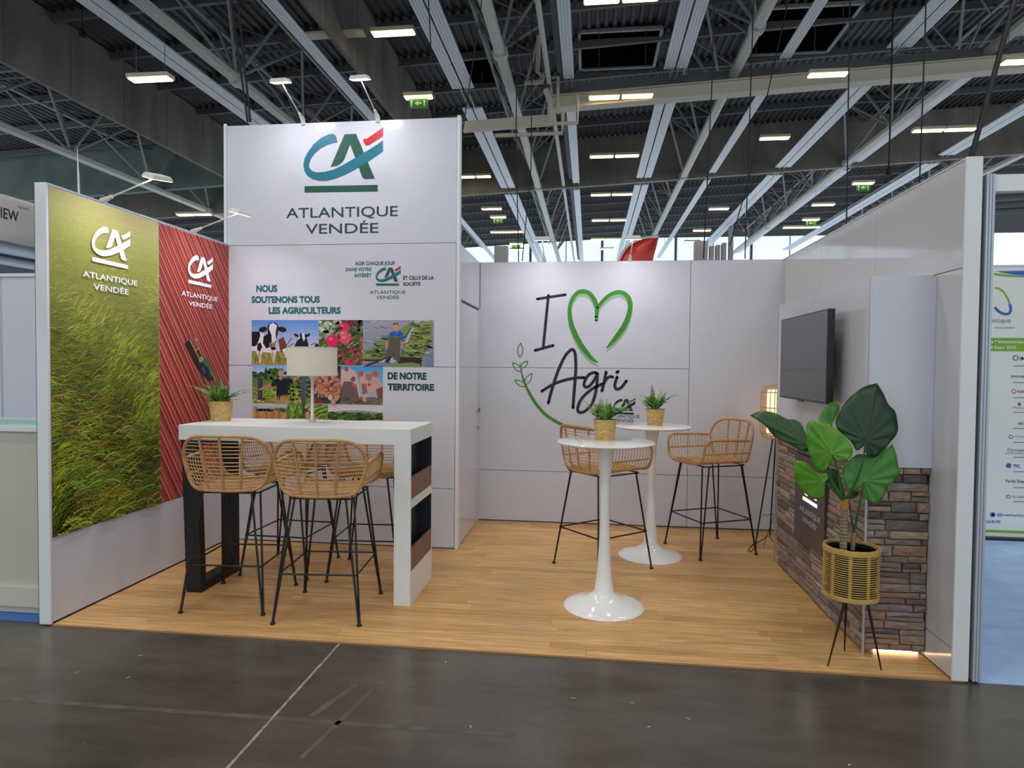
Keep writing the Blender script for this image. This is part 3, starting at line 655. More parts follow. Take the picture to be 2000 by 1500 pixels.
# ================================================================== FURNITURE
# ---- bar counter
def counter():
    x0, x1, y0, y1 = 0.4066, 1.949, 0.554, 1.109
    t = thing('bar_counter', 'long white bar counter with black frame leg and niches in its right end', 'counter', (1.18, 0.83, 0))
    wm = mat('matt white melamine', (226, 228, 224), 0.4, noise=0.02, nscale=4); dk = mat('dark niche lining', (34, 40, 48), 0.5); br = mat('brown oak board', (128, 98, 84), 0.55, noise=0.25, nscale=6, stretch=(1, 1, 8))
    L = Vector((-1.18, -0.83, 0))
    def bx(name, a, m, bev=0.0, par=t):
        return MB().box(a[0] + L.x, a[1] + L.y, a[2], a[3] + L.x, a[4] + L.y, a[5]).build(name, m, par, bevel=bev)
    bx('worktop', (x0, y0, 1.007, x1, y1, 1.1045), wm, 0.0015)
    xi = 1.844
    e = bx('end_panel', (xi, y0, 0.0, xi + 0.012, y1, 1.007), wm)
    bx('end_front', (xi + 0.012, y0, 0.0, x1, y0 + 0.018, 1.007), wm, 0.001, t)
    bx('end_back', (xi + 0.012, y1 - 0.014, 0.0, x1, y1, 1.007), wm, 0.001, t)
    bx('shelf', (xi + 0.012, y0 + 0.018, 0.608, x1 - 0.001, y1 - 0.014, 0.664), wm)
    bx('plinth', (xi + 0.012, y0 + 0.018, 0.0, x1 - 0.001, y1 - 0.014, 0.210), wm)
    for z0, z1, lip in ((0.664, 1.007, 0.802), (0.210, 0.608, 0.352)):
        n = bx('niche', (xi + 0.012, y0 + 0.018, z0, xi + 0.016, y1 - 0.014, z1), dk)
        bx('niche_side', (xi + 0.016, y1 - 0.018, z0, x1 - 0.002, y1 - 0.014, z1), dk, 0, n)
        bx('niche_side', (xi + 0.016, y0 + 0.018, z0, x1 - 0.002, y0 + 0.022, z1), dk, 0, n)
        bx('niche_lip', (x1 - 0.016, y0 + 0.018, z0 + 0.001, x1 - 0.002, y1 - 0.014, lip), br)
    # black frame leg, leaning slightly
    def slab(name, yb0, yb1, yt0, yt1):
        v = [(0.430, yb0, 0), (0.535, yb0, 0), (0.535, yb1, 0), (0.430, yb1, 0), (0.412, yt0, 1.007), (0.517, yt0, 1.007), (0.517, yt1, 1.007), (0.412, yt1, 1.007)]
        MB().add([Vector(p) + L for p in v], [(0, 3, 2, 1), (4, 5, 6, 7), (0, 1, 5, 4), (1, 2, 6, 5), (2, 3, 7, 6), (3, 0, 4, 7)]).build(name, M_BLACK, t, bevel=0.002)
    slab('leg', 0.592, 0.652, 0.572, 0.632); slab('leg', 1.000, 1.060, 1.025, 1.085)
    bx('foot_bar', (0.430, 0.652, 0.0, 0.535, 1.0, 0.06), M_BLACK, 0.002)
    bx('top_bar', (0.412, 0.632, 0.965, 0.517, 1.025, 1.0068), M_BLACK, 0.002)
counter()

# ---- rattan bar stools
def make_stool(label, group):
    t = thing('bar_stool', label, 'stool', group=group)
    prof = [(0, .737), (.12, .737), (.185, .745), (.222, .772), (.243, .82), (.262, .885), (.271, .928), (.264, .972), (.24, 1.02), (.195, 1.054), (.13, 1.067), (0, 1.069)]
    yb = lambda x, z: -0.232 - 0.052 * (z - .737) / .33 + 0.075 * (x / .27) ** 2
    sm = smooth_path(prof, 3)
    loop = [(x, yb(x, z), z) for x, z in sm] + [(-x, yb(x, z), z) for x, z in sm[-2:0:-1]]
    MB().tube(loop, 0.0105, 8, closed=True).build('back_frame', M_CANE, t, smooth=True)
    def halfw(z):
        for a, b in zip(sm[:-1], sm[1:]):
            if a[1] <= z <= b[1] and b[1] > a[1]: return a[0] + (b[0] - a[0]) * (z - a[1]) / (b[1] - a[1])
        return .2
    for k in range(14):
        z = 0.760 + 0.288 * k / 13; hw = halfw(z) - 0.004; rr = random.uniform(-.002, .002)
        MB().tube([(hw * s, yb(hw * s, z) + (0.004 if abs(s) < .9 else 0), z + rr * s - 0.006 * (1 - s * s) * (1 if k < 8 else -.4)) for s in (-1, -.75, -.5, -.25, 0, .25, .5, .75, 1)], 0.0033, 5).build('back_cane', M_CANE_T, t, smooth=True)
    for s in (-1, 0, 1):
        MB().tube([((.098 + .035 * (z - .74) / .33) * s, yb(.12 * s, z) - 0.004, z) for z in (.74, .80, .87, .94, 1.0, 1.064)], 0.0075, 6).build('back_post', M_CANE, t, smooth=True)
    half = [(.268, -.165, .924), (.272, -.08, .930), (.273, .06, .934), (.272, .165, .936), (.268, .212, .928), (.263, .236, .90), (.256, .243, .86), (.246, .246, .81), (.226, .249, .768), (.185, .255, .743), (.11, .264, .737), (0, .268, .736)]
    hs = smooth_path(half, 3)
    MB().tube(hs + [(-x, y, z) for x, y, z in hs[-2::-1]], 0.0105, 8).build('arm_rail', M_CANE, t, smooth=True)
    U = [(.270, .930), (.264, .885), (.255, .840), (.240, .795), (.210, .762), (.16, .750), (.08, .747), (0, .747)]
    us = smooth_path(U, 2)
    for k in range(14):
        y = -0.150 + 0.385 * k / 13
        w_ = 1.0 if y < .2 else 1.0 - (y - .2) * .35
        MB().tube([(x * w_, y, z) for x, z in us] + [(-x * w_, y, z) for x, z in us[-2::-1]], 0.0033, 5).build('seat_cane', M_CANE_T, t, smooth=True)
    for k in range(10):                                  # closely laid canes that fill the seat
        y = -0.20 + 0.45 * k / 9
        MB().tube([(-.19, y, .748), (-.1, y, .744), (0, y, .743), (.1, y, .744), (.19, y, .748)], 0.0036, 5).build('seat_cane', M_CANE_T, t, smooth=True)
    for s in (-1, 1):
        MB().tube([(.247 * s, -.185, .826), (.252 * s, -.05, .826), (.252 * s, .12, .826), (.250 * s, .243, .826)], 0.0062, 6).build('side_rail', M_CANE, t, smooth=True)
        MB().tube([(.15 * s, -.225, .741), (.15 * s, 0, .739), (.15 * s, .255, .739)], 0.0085, 6).build('seat_rail', M_CANE, t, smooth=True)
    q = 0.19; z = .718
    MB().tube([(q, -.165, z), (q, .165, z), (.183, .183, z), (.165, q, z), (-.165, q, z), (-.183, .183, z), (-q, .165, z), (-q, -.165, z), (-.183, -.183, z), (-.165, -q, z), (.165, -q, z), (.183, -.183, z)], 0.0058, 6, closed=True).build('seat_frame', M_BLACK, t, smooth=True)
    lm = fm = None
    for sx in (-1, 1):
        for sy in (-1, 1):
            mb = MB()
            for a, b in (((.188, .150), (.254, .262)), ((.150, .188), (.250, .266))):
                mb.tube([(a[0] * sx, a[1] * sy, z), ((a[0] + (b[0] - a[0]) * .03) * sx, (a[1] + (b[1] - a[1]) * .03) * sy, z - .012), (b[0] * sx, b[1] * sy, 0.006)], 0.0066, 6)
            lg = mb.build('leg', M_BLACK, t, smooth=True)
            MB().lathe([(0.014, 0.0), (0.015, 0.008), (0.010, 0.014)], 12, (.252 * sx, .264 * sy)).build('foot_pad', M_BLACK, lg)
    zs = .283; fx = .19 + (.252 - .17) * .6 - .012; a = (.227, .232)
    for p0, p1 in (((-a[0], -a[1]), (a[0], -a[1])), ((-a[0], a[1]), (a[0], a[1])), ((-a[0], -a[1]), (-a[0], a[1])), ((a[0], -a[1]), (a[0], a[1]))):
        MB().tube([(p0[0], p0[1], zs), (p1[0], p1[1], zs)], 0.0056, 6).build('stretcher', M_BLACK, t, smooth=True)
    return t
random.seed(2)
SG = 'rattan bar stools on the stand'
st0 = make_stool('rattan bar stool before the counter, its back to the viewer, nearest the field print', SG)
st0.location = (0.848, 0.537, 0); st0.rotation_euler = (0, 0, math.radians(4.5))
R = math.radians
copy_thing(st0, (1.471, 0.458, 0), R(5), 'rattan bar stool before the counter, its back to the viewer, beside the niched end', SG)
copy_thing(st0, (0.858, 1.21, 0), R(178), 'rattan bar stool behind the counter, on the side of the red field print', SG)
copy_thing(st0, (1.49, 1.19, 0), R(184), 'rattan bar stool behind the counter, next to the white niched end', SG)
copy_thing(st0, (3.155, 1.557, 0), R(41.5 - 90), 'rattan bar stool partly hidden by the front round pedestal table', SG)
copy_thing(st0, (4.048, 2.149, 0), R(205.6 - 90), 'rattan bar stool seen from its open side, in front of the rattan floor lamp', SG)

# ---- pedestal tables
def pedestal(label, loc):
    t = thing('pedestal_table', label, 'table', loc, group='white round pedestal tables')
    pr = [(0.250, 0.0), (0.252, 0.004), (0.246, 0.012), (0.215, 0.022), (0.165, 0.036), (0.115, 0.056), (0.080, 0.078), (0.064, 0.096), (0.060, 0.105), (0.052, 0.16), (0.043, 0.25), (0.036, 0.36), (0.031, 0.48), (0.029, 0.60), (0.030, 0.70), (0.034, 0.80), (0.041, 0.89), (0.052, 0.97), (0.060, 1.018)]
    MB().lathe(pr, 48).build('pedestal', M_GLOSSW, t, smooth=True)
    MB().lathe([(0.20, 1.016), (0.285, 1.022), (0.302, 1.030), (0.304, 1.034), (0.301, 1.039), (0.294, 1.041)], 64).build('table_top', M_GLOSSW, t, smooth=True)
    return t
pedestal('white round pedestal table in front, with a fern on it', (3.148, 0.73, 0))
pedestal('white round pedestal table further back, near the lettered wall', (3.541, 1.884, 0))

# ---- potted ferns
FG = [mat('fern green %d' % i, c, 0.5) for i, c in enumerate(((96, 142, 44), (118, 164, 58), (76, 118, 38), (138, 172, 78), (84, 130, 58)))]
M_POT = mat('woven seagrass', (206, 172, 108), 0.7, noise=0.3, nscale=60); M_SOIL = mat('dark potting soil', (22, 18, 12), 0.9)
def frond(base, tip, lift, material, parent, n=15, lw=0.026):
    B, T = Vector(base), Vector(tip); m = (B + T) / 2 + Vector((0, 0, lift)); D = T - B
    side = D.cross(Vector((0, 0, 1)))
    side = side.normalized() if side.length > 1e-4 else Vector((1, 0, 0))
    pts = [B * (1 - s) ** 2 + m * 2 * s * (1 - s) + T * s * s for s in [k / n for k in range(n + 1)]]
    mb = MB(); mb.tube(pts, [0.0016 * (1 - 0.8 * k / n) for k in range(n + 1)], 4)
    for k in range(2, n + 1):
        s = k / n; l = lw * (min(1, 0.25 + s * 2.6)) * (1.08 - s) ** 0.6
        f = (pts[k] - pts[k - 1]).normalized()
        for sg in (-1, 1):
            d = (side * sg + f * 0.55 + Vector((0, 0, random.uniform(-.25, .15)))).normalized(); h = l * 0.27
            a = pts[k]
            mb.add([a, a + d * l * .45 + f * h, a + d * l, a + d * l * .45 - f * h], [(0, 1, 2, 3)])
    return mb.build('frond', material, parent)
def fern(label, base, rt, rb, h, tips, crop, dys):
    t = thing('potted_fern', label, 'plant', base, group='ferns in woven pots')
    n, rows = 44, 18; mb = MB(); v = []; f = []
    for j in range(rows + 1):
        z = h * j / rows; r = rb + (rt - rb) * j / rows
        for k in range(n):
            o = 0.0018 * (1 if ((k // 2 + j) % 2) else -1) if 0 < j < rows else 0.001
            a = 2 * math.pi * k / n; v.append(((r + o) * math.cos(a), (r + o) * math.sin(a), z))
    for j in range(rows):
        for k in range(n): f.append((j * n + k, j * n + (k + 1) % n, (j + 1) * n + (k + 1) % n, (j + 1) * n + k))
    f.append(tuple(range(n - 1, -1, -1)))
    mb.add(v, f).build('pot', M_POT, t)
    MB().tube([((rt) * math.cos(a), (rt) * math.sin(a), h) for a in [2 * math.pi * k / 32 for k in range(32)]], 0.003, 6, closed=True).build('pot_rim', M_POT, t, smooth=True)
    MB().lathe([(rt - 0.002, h - 0.012), (rt * .5, h - 0.004), (0.0, h - 0.002)], 24).build('soil', M_SOIL, t)
    for i, (x, y) in enumerate(tips):
        dy = dys[i % len(dys)]
        p = W(*crop(x, y), 1, base[1] + dy) - Vector(base)
        b = Vector((random.uniform(-.4, .4) * rt + 0.18 * p.x * .4, random.uniform(-.4, .4) * rt, h - 0.006))
        L = (p - b).length
        frond(b, p, L * random.uniform(.16, .30) if p.z < h + .12 else L * .05, random.choice(FG), t, n=max(9, int(L / 0.010)), lw=min(0.042, 0.018 + L * .12))
    for i in range(30):                                  # short inner fronds
        a = random.uniform(0, 6.28); rr = rt * random.uniform(.6, 1.7)
        frond((0.02 * math.cos(a), 0.02 * math.sin(a), h - .006), (rr * math.cos(a), rr * math.sin(a), h + random.uniform(.02, .11)), 0.035, random.choice(FG), t, 9, 0.034)
    return t
random.seed(77)
fern('fern in a woven pot on the long white bar counter', (0.503, 0.880, 1.1045), 0.079, 0.062, 0.134,
     [(0, 310), (300, 420), (560, 110), (530, 290), (850, 40), (780, 70), (980, 180), (1220, 310), (1830, 440), (1750, 470), (1480, 700), (390, 890), (1300, 590), (1180, 690), (420, 560), (700, 640)], K(13.636, 360, 730), (0, .05, -.04, .03, -.02))
fern('fern in a woven pot on the front round table', (3.144, 0.80, 1.041), 0.072, 0.058, 0.128,
     [(120, 480), (190, 370), (240, 560), (600, 340), (490, 350), (650, 470), (960, 400), (1120, 345), (1200, 515), (1000, 530), (320, 430), (350, 660), (440, 440), (800, 420), (270, 510), (1060, 560)], K(9.09, 1120, 740), (0, -.05, .05, .02, -.02))
fern('fern in a woven pot on the rear round table', (3.566, 1.915, 1.041), 0.075, 0.058, 0.128,
     [(1390, 120), (1560, 190), (1640, 240), (1850, 240), (1905, 300), (1160, 280), (1120, 350), (1180, 390), (1240, 450), (1320, 290), (1700, 400), (1360, 300), (1760, 300), (1200, 270)], K(9.09, 1120, 740), (0, .05, -.05, .02, -.02))

# ---- table lamp on the counter
def table_lamp():
    bx, by = 1.159, 0.897
    t = thing('table_lamp', 'table lamp with rectangular cream shade on the white bar counter', 'lamp', (bx, by, 1.1045))
    M = bpy.data.materials.new('cream lampshade fabric'); M.use_nodes = True; nt = M.node_tree
    for n in list(nt.nodes): nt.nodes.remove(n)
    out = nt.nodes.new('ShaderNodeOutputMaterial'); mx = nt.nodes.new('ShaderNodeMixShader'); df = nt.nodes.new('ShaderNodeBsdfDiffuse'); tr = nt.nodes.new('ShaderNodeBsdfTranslucent')
    df.inputs[0].default_value = rgb(240, 236, 226); tr.inputs[0].default_value = rgb(240, 232, 214); mx.inputs[0].default_value = 0.35
    nt.links.new(df.outputs[0], mx.inputs[1]); nt.links.new(tr.outputs[0], mx.inputs[2]); nt.links.new(mx.outputs[0], out.inputs[0])
    z0, z1, rs = 0.322, 0.512, 0.166
    sh = MB().lathe([(rs - .003, z0), (rs, z0), (rs, z1), (rs - .003, z1), (rs - .003, z0)], 56).build('shade', M, t, smooth=True)
    br = mat('satin nickel', (196, 190, 176), 0.3, metal=0.7)
    for z in (z0, z1):
        MB().tube([(rs * math.cos(a), rs * math.sin(a), z) for a in [2 * math.pi * k / 48 for k in range(48)]], 0.0026, 6, closed=True).build('shade_rim', mat('cream trim', (206, 200, 188), 0.6), sh, smooth=True)
    MB().lathe([(0.021, 0), (0.022, 0.004), (0.022, 0.036), (0.019, 0.042), (0.014, 0.044)], 24).build('base', br, t, smooth=True)
    MB().lathe([(0.0125, 0.042), (0.0105, 0.06), (0.0105, 0.285), (0.013, 0.30), (0.021, 0.312), (0.024, 0.326)], 24).build('stem', mat('cream lacquered metal', (226, 222, 208), 0.3), t, smooth=True)
    ch = MB().tube([(0.056, -0.03, 0.335), (0.056, -0.03, 0.19)], 0.0012, 5).build('pull_chain', br, t)
    MB().lathe([(0, 0.172), (0.004, 0.178), (0.0035, 0.19), (0, 0.194)], 10, (0.056, -0.03)).build('pull_knob', br, ch, smooth=True)
    MB().lathe([(0, 0.345), (0.012, 0.35), (0.026, 0.40), (0.022, 0.43), (0, 0.445)], 16).build('bulb', mat('frosted bulb', (240, 238, 230), 0.4), t, smooth=True)
    ld = bpy.data.lights.new('bulb_light', 'POINT'); ld.energy = 0.3; ld.color = (1, .86, .68); ld.shadow_soft_size = 0.03
    lo = bpy.data.objects.new('bulb_light', ld); C.objects.link(lo); lo.parent = t; lo.location = (0, -.045, 0.42)
table_lamp()

# ---- TV column with stone cladding
CX0, CX1, CY0, CY1, CZ = 4.482, XR - 0.001, 0.222, 1.862, 1.985
col = thing('display_column', 'boxy white column with dark stone cladding below, carrying the television', 'column', (4.64, 1.04, 0))
LC = Vector((-4.64, -1.04, 0))
def cbx(name, a, m, par=col, bev=0.0): return MB().box(a[0] + LC.x, a[1] + LC.y, a[2], a[3] + LC.x, a[4] + LC.y, a[5]).build(name, m, par, bevel=bev)
cbx('core', (CX0 + .02, CY0 + .022, 0.03, CX1, CY1, CZ - .004), mat('dark mortar', (44, 36, 32), 0.9))
cbx('side_panel', (CX0, CY0 + .01, 0.992, CX0 + .012, 1.085, CZ), M_WHITE); cbx('side_panel', (CX0, 1.088, 0.992, CX0 + .012, CY1, CZ), M_WHITE)
cbx('front_panel', (CX0 + .008, CY0, 0.995, CX1, CY0 + .012, CZ), M_WHITE)
cbx('top_panel', (CX0 + .012, CY0 + .012, CZ - .012, CX1, CY1, CZ), M_WHITE)
cbx('corner_strip', (CX0 - .001, CY0 - .001, 0.0, CX0 + .008, CY0 + .01, CZ), M_GREY)
cbx('corner_strip', (CX0, CY1 - .006, 0.0, CX0 + .01, CY1 + .002, CZ), M_GREY)
SM = [mat('ledge stone %d' % i, c, 0.75, noise=0.32, nscale=22, stretch=(1, 1, 3), bump=0.5, bscale=60) for i, c in enumerate(((156, 136, 120), (134, 116, 104), (174, 152, 132), (116, 103, 98), (160, 128, 106), (142, 122, 116), (104, 91, 84), (150, 140, 131)))]
def stones(face, a0, a1, z0, z1, lens, seed, hmin, hmax):
    random.seed(seed); z = z0
    while z < z1 - 0.004:
        h = min(random.uniform(hmin, hmax), z1 - z)
        if z1 - z - h < hmin * .6: h = z1 - z
        a = a0 - random.uniform(0, lens[1] * .6)
        while a < a1:
            l = random.uniform(*lens); s0, s1 = max(a, a0), min(a + l, a1); a += l
            if s1 - s0 < 0.012: continue
            subs = [(z, z + h)]
            if h > 0.048 and random.random() < .4: zz = z + h * random.uniform(.4, .6); subs = [(z, zz), (zz, z + h)]
            for q0, q1 in subs:
                d = random.uniform(0.006, 0.024) * (1.0 if face == 'front' else 0.7); j = lambda k: random.uniform(-k, k)
                g = 0.0012
                c = [(s0 + g, q0 + g), (s1 - g, q0 + g), (s1 - g, q1 - g), (s0 + g, q1 - g)]
                m_ = ((s0 + s1) / 2 + j((s1 - s0) * .2), (q0 + q1) / 2 + j((q1 - q0) * .2))
                fr = [(x + (m_[0] - x) * .06 + j(.002), y + (m_[1] - y) * .12 + j(.0015), d * random.uniform(.55, 1.0)) for x, y in c]
                V = [(x, y, 0.0) for x, y in c] + fr + [(m_[0], m_[1], d * 1.25)]
                Fc = [(0, 1, 5, 4), (1, 2, 6, 5), (2, 3, 7, 6), (3, 0, 4, 7), (4, 5, 8), (5, 6, 8), (6, 7, 8), (7, 4, 8)]
                if face == 'front': P = [Vector((x, CY0 + .022 - o, y)) + LC for x, y, o in V]
                else: P = [Vector((CX0 + .02 - o, x, y)) + LC for x, y, o in V]
                MB().add(P, Fc).build('stone', random.choice(SM), col)
        z += h
stones('front', CX0 + .009, CX1 - .002, 0.026, 0.994, (0.07, 0.27), 4, 0.028, 0.062)
stones('side', CY0 + .011, CY1 - .007, 0.012, 0.990, (0.16, 0.40), 9, 0.036, 0.060)
le = cbx('light_strip', (4.56, CY0 + .05, 0.003, 4.78, CY0 + .06, 0.02), mat('warm led strip', (255, 230, 190), 0.5, emit=(255, 222, 176), estr=6.0))
# plaque with backlit emblem on the column's side
pq_ = MB().box(-0.006, -0.285, -0.285, 0.018, 0.285, 0.285).build('sign_plaque', mat('dark bronze plaque', (74, 66, 66), 0.35), loc=(CX0 - .002, 1.068, 0.635))
tag(pq_, 'dark square plaque with backlit emblem on the stone clad column', 'sign')
PC = Plane(0, CX0 - 0.0081, -1)
M_LIT = mat('backlit white acrylic', (255, 250, 240), 0.4, emit=(255, 246, 230), estr=2.2); M_SILV = mat('silver lettering', (200, 198, 200), 0.35)
k8 = K(3.41, 1440, 900)
def reloc(o, par):
    off = par.location
    for q in [o] + list(o.children): q.data.transform(Matrix.Translation(-off))
reloc(emblem(PC, k8(437, 262), k8(532, 312), pq_, (M_LIT, M_LIT, M_LIT), 0.0012), pq_)
reloc(lettering('ATLANTIQUE', PC, k8(415, 328), k8(553, 417), k8(415, 293), M_SILV, pq_, 0.005, 0.0012), pq_)
reloc(lettering('VENDÉE', PC, k8(437, 402), k8(527, 466), k8(437, 368), M_SILV, pq_, 0.005, 0.0012), pq_)

# ---- television
def tv():
    t = thing('television', 'black flat television mounted on the side of the white column', 'television', (4.40, 0.975, 1.30))
    b = MB().box(-0.02, -0.452, 0.0, 0.018, 0.452, 0.545).build('casing', M_CHAR, t, bevel=0.004)
    MB().box(-0.0215, -0.443, 0.014, -0.0195, 0.443, 0.536).build('screen', mat('dark glossy screen', (58, 54, 60), 0.10, spec=0.9), t)
    MB().box(0.018, -0.3, 0.06, 0.034, 0.3, 0.46).build('rear_housing', M_CHAR, t, bevel=0.006)
    MB().box(0.034, -0.12, 0.16, 0.0815, 0.12, 0.38).build('wall_bracket', M_BLACK, t)
    MB().box(-0.021, -0.03, -0.006, -0.008, 0.03, 0.001).build('sensor', M_CHAR, t)
tv()

# ---- rattan floor lamp behind the column
def floor_lamp():
    cx, cy = 4.638, 2.40
    t = thing('floor_lamp', 'rattan lantern floor lamp on black tripod legs behind the column', 'lamp', (cx, cy, 0))
    prof = [(0.05, 1.355), (0.085, 1.35), (0.115, 1.33), (0.130, 1.295), (0.133, 1.25), (0.133, 1.0), (0.130, 0.955), (0.112, 0.92), (0.08, 0.905), (0.05, 0.9)]
    ps = smooth_path(prof, 2)
    for k in range(22):
        a = 2 * math.pi * k / 22
        MB().tube([(r * math.cos(a), r * math.sin(a), z) for r, z in ps], 0.0032, 5).build('rib', M_CANE_T, t, smooth=True)
    for r, z in ((0.134, 1.30), (0.136, 1.17), (0.136, 1.08), (0.134, 0.955), (0.05, 1.356), (0.05, 0.90)):
        MB().tube([(r * math.cos(a), r * math.sin(a), z) for a in [2 * math.pi * k / 28 for k in range(28)]], 0.0042, 6, closed=True).build('hoop', M_CANE, t, smooth=True)
    MB().lathe([(0.0, 0.935), (0.075, 0.94), (0.085, 0.96), (0.085, 1.30), (0.075, 1.32), (0.0, 1.325)], 24).build('diffuser', mat('warm glowing diffuser', (255, 240, 214), 0.5, emit=(255, 222, 172), estr=1.3), t, smooth=True)
    top = Vector((0, 0, 0.905))
    for f in ((4.442 - cx, 2.262 - cy), (0.115, -0.19), (0.03, 0.26)):
        d = Vector((f[0], f[1], 0)); s = d.normalized() * 0.05
        MB().tube([(s.x, s.y, 0.905), (f[0], f[1], 0.004)], 0.0065, 6).build('leg', M_BLACK, t, smooth=True)
    kf = K(3.062, 1040, 740)
    pts = [W(*kf(*q), 2, 0.004) - Vector((cx, cy, 0)) for q in ((1340, 1000), (1300, 1035), (1292, 1020), (1320, 990), (1370, 965), (1410, 940), (1450, 985))]
    MB().tube([(p[0], p[1], 0.004) for p in smooth_path([tuple(q) for q in pts], 4)], 0.003, 6).build('cord', M_BLACK, t, smooth=True)
    p1 = W(*kf(1378, 808), 1, 2.30) - Vector((cx, cy, 0)); p2 = W(*kf(1442, 812), 1, 2.30) - Vector((cx, cy, 0)); p3 = W(*kf(1410, 915), 1, 2.30) - Vector((cx, cy, 0)); p4 = W(*kf(1380, 960), 1, 2.28) - Vector((cx, cy, 0)); p4.z = .004
    MB().tube(smooth_path([tuple(p1), (p1.x + .03, p1.y, p1.z - .012), tuple(p2), tuple(p3), tuple(p4)], 4), 0.0025, 5).build('cord', M_BLACK, t, smooth=True)
floor_lamp()

# ---- planter with large leaf plant
def planter():
    bx, by = 4.380, 0.130
    B = Vector((bx, by, 0))
    t = thing('planter', 'bamboo basket planter on three black legs at the front of the column', 'planter', (bx, by, 0))
    bm = mat('pale bamboo', (196, 160, 86), 0.45, noise=0.15, nscale=20)
    r0 = 0.128
    for z0, z1, r in ((0.575, 0.603, r0 + .004), (0.345, 0.368, r0 + .004)):
        MB().lathe([(r - .012, z0), (r, z0), (r + .002, (z0 + z1) / 2), (r, z1), (r - .012, z1), (r - .012, z0)], 48).build('band', bm, t, smooth=True)
    for k in range(18):
        z = 0.3765 + k * 0.0112
        MB().tube([((r0 - .001) * math.cos(a), (r0 - .001) * math.sin(a), z) for a in [2 * math.pi * q / 40 for q in range(40)]], 0.0027, 5, closed=True).build('hoop', bm, t, smooth=True)
    for k in range(9):
        a = 2 * math.pi * (k + .2) / 9; c, s = math.cos(a), math.sin(a); wd = 0.008
        v = []
        for z in (0.345, 0.603):
            for rr, ww in ((r0 - .010, -wd), (r0 - .010, wd), (r0 - .003, wd), (r0 - .003, -wd)): v.append((rr * c - ww * s, rr * s + ww * c, z))
        MB().add(v, [(0, 3, 2, 1), (4, 5, 6, 7), (0, 1, 5, 4), (1, 2, 6, 5), (2, 3, 7, 6), (3, 0, 4, 7)]).build('stave', bm, t)
    MB().lathe([(0.10, 0.40), (0.113, 0.405), (0.114, 0.592), (0.108, 0.592), (0.106, 0.57), (0.0, 0.568)], 36).build('inner_pot', mat('black plastic pot', (12, 12, 12), 0.5), t)
    MB().lathe([(0.0, 0.345), (0.124, 0.345), (0.124, 0.352), (0.0, 0.352)], 36).build('basket_floor', mat('dark basket floor', (40, 32, 22), 0.7), t)
    for f, tp in (((4.254, 0.062), (-0.04, -0.05)), ((4.409, 0.262), (0.005, 0.06)), ((4.506, 0.055), (0.06, -0.05))):
        MB().tube([(tp[0], tp[1], 0.346), (f[0] - bx, f[1] - by, 0.002)], [0.0085, 0.0035], 8).build('leg', M_BLACK, t, smooth=True)
    # the plant
    pl = thing('potted_plant', 'tall artificial elephant ear plant with big glossy heart shaped leaves', 'plant', (bx, by, 0.568))
    P0 = Vector((bx, by, 0.568)); kl = K(4.285, 1470, 730)
    tm_ = mat('ringed trunk', (140, 124, 98), 0.8, noise=0.35, nscale=50); jm_ = mat('fibre wrap', (176, 124, 66), 0.8, noise=0.3, nscale=40)
    stm = mat('green stem', (48, 92, 40), 0.45)
    q = lambda x, y, Y: W(*kl(x, y), 1, Y) - P0
    pa, pb = q(765, 1120, by), q(760, 1440, by); pb.z = 0.0
    n = 26; path = []; rad = []
    for k in range(n + 1):
        path.append(pb + (pa - pb) * k / n); rad.append(0.0165 + (0.0022 if k % 2 else -0.0006))
    MB().tube(path, rad, 12).build('trunk', tm_, pl, smooth=False)
    MB().tube([pa - Vector((0, 0, .01)), pa + Vector((0, 0, .012)), pa + Vector((0.002, 0, .045))], [0.019, 0.0215, 0.020], 12).build('wrap', jm_, pl, smooth=True)
    pc, pd = q(845, 1330, by + .02), q(838, 1440, by + .02); pd.z = 0
    MB().tube([pd, pd + (pc - pd) * .5, pc], [0.010, 0.012, 0.011], 10).build('trunk', tm_, pl, smooth=True)
    crown = pa + Vector((0, 0, .03)); crown2 = pc
    def leaf(outline, attach, tip, Y, tilt, cup, col, frm, bend, Yb=0.0, cut=None):
        """outline pixels on a leaf plane at depth Y; tilt = (dY per metre to the right, dY per metre up)"""
        A = q(*attach, Y)
        def pos(x, y, extra=0.0):
            p = q(x, y, Y); d = p - A
            return A + d + Vector((0, d.x * tilt[0] + d.z * tilt[1] + extra, 0))
        mb = MB(); O = smooth_path(outline + [outline[0]], 3)[:-1]; n = len(O); rings = (0.0, 0.3, 0.6, 0.85, 1.0)
        T = q(*tip, Y) - A; Tn = T.normalized()
        v = [pos(*attach)]
        for r in rings[1:]:
            for k, (x, y) in enumerate(O):
                p = (attach[0] + (x - attach[0]) * r, attach[1] + (y - attach[1]) * r)
                d = q(*p, Y) - A; off = d - Tn * d.dot(Tn)
                v.append(pos(*p, cup * off.length + 2.2 * cup * (d.length ** 2) + 0.004 * math.sin(k * 2 * math.pi / 5.0) * r))
        f = [(0, 1 + k, 1 + (k + 1) % n) for k in range(n)]
        for i in range(len(rings) - 2):
            for k in range(n): f.append((1 + i * n + k, 1 + (i + 1) * n + k, 1 + (i + 1) * n + (k + 1) % n, 1 + i * n + (k + 1) % n))
        lf = mb.add(v, f).build('leaf', col, pl, smooth=True)
        sd = lf.modifiers.new('thick', 'SOLIDIFY'); sd.thickness = 0.0012; sd.offset = 1 if True else 0
        vm = MB(); S = max(2, n // 9)
        for k in range(0, n, S):
            path = [v[0]] + [v[1 + i * n + k] for i in range(len(rings) - 2)]
            vm.tube([p + Vector((0, -0.0012, 0)) for p in path], [0.0016, 0.0013, 0.0010, 0.0006], 4, cap=False)
        vm.build('vein', mat('pale vein ' + col.name, VC[col.name], 0.5), lf, smooth=True)
        mid = (frm + A) / 2 + Vector(bend)
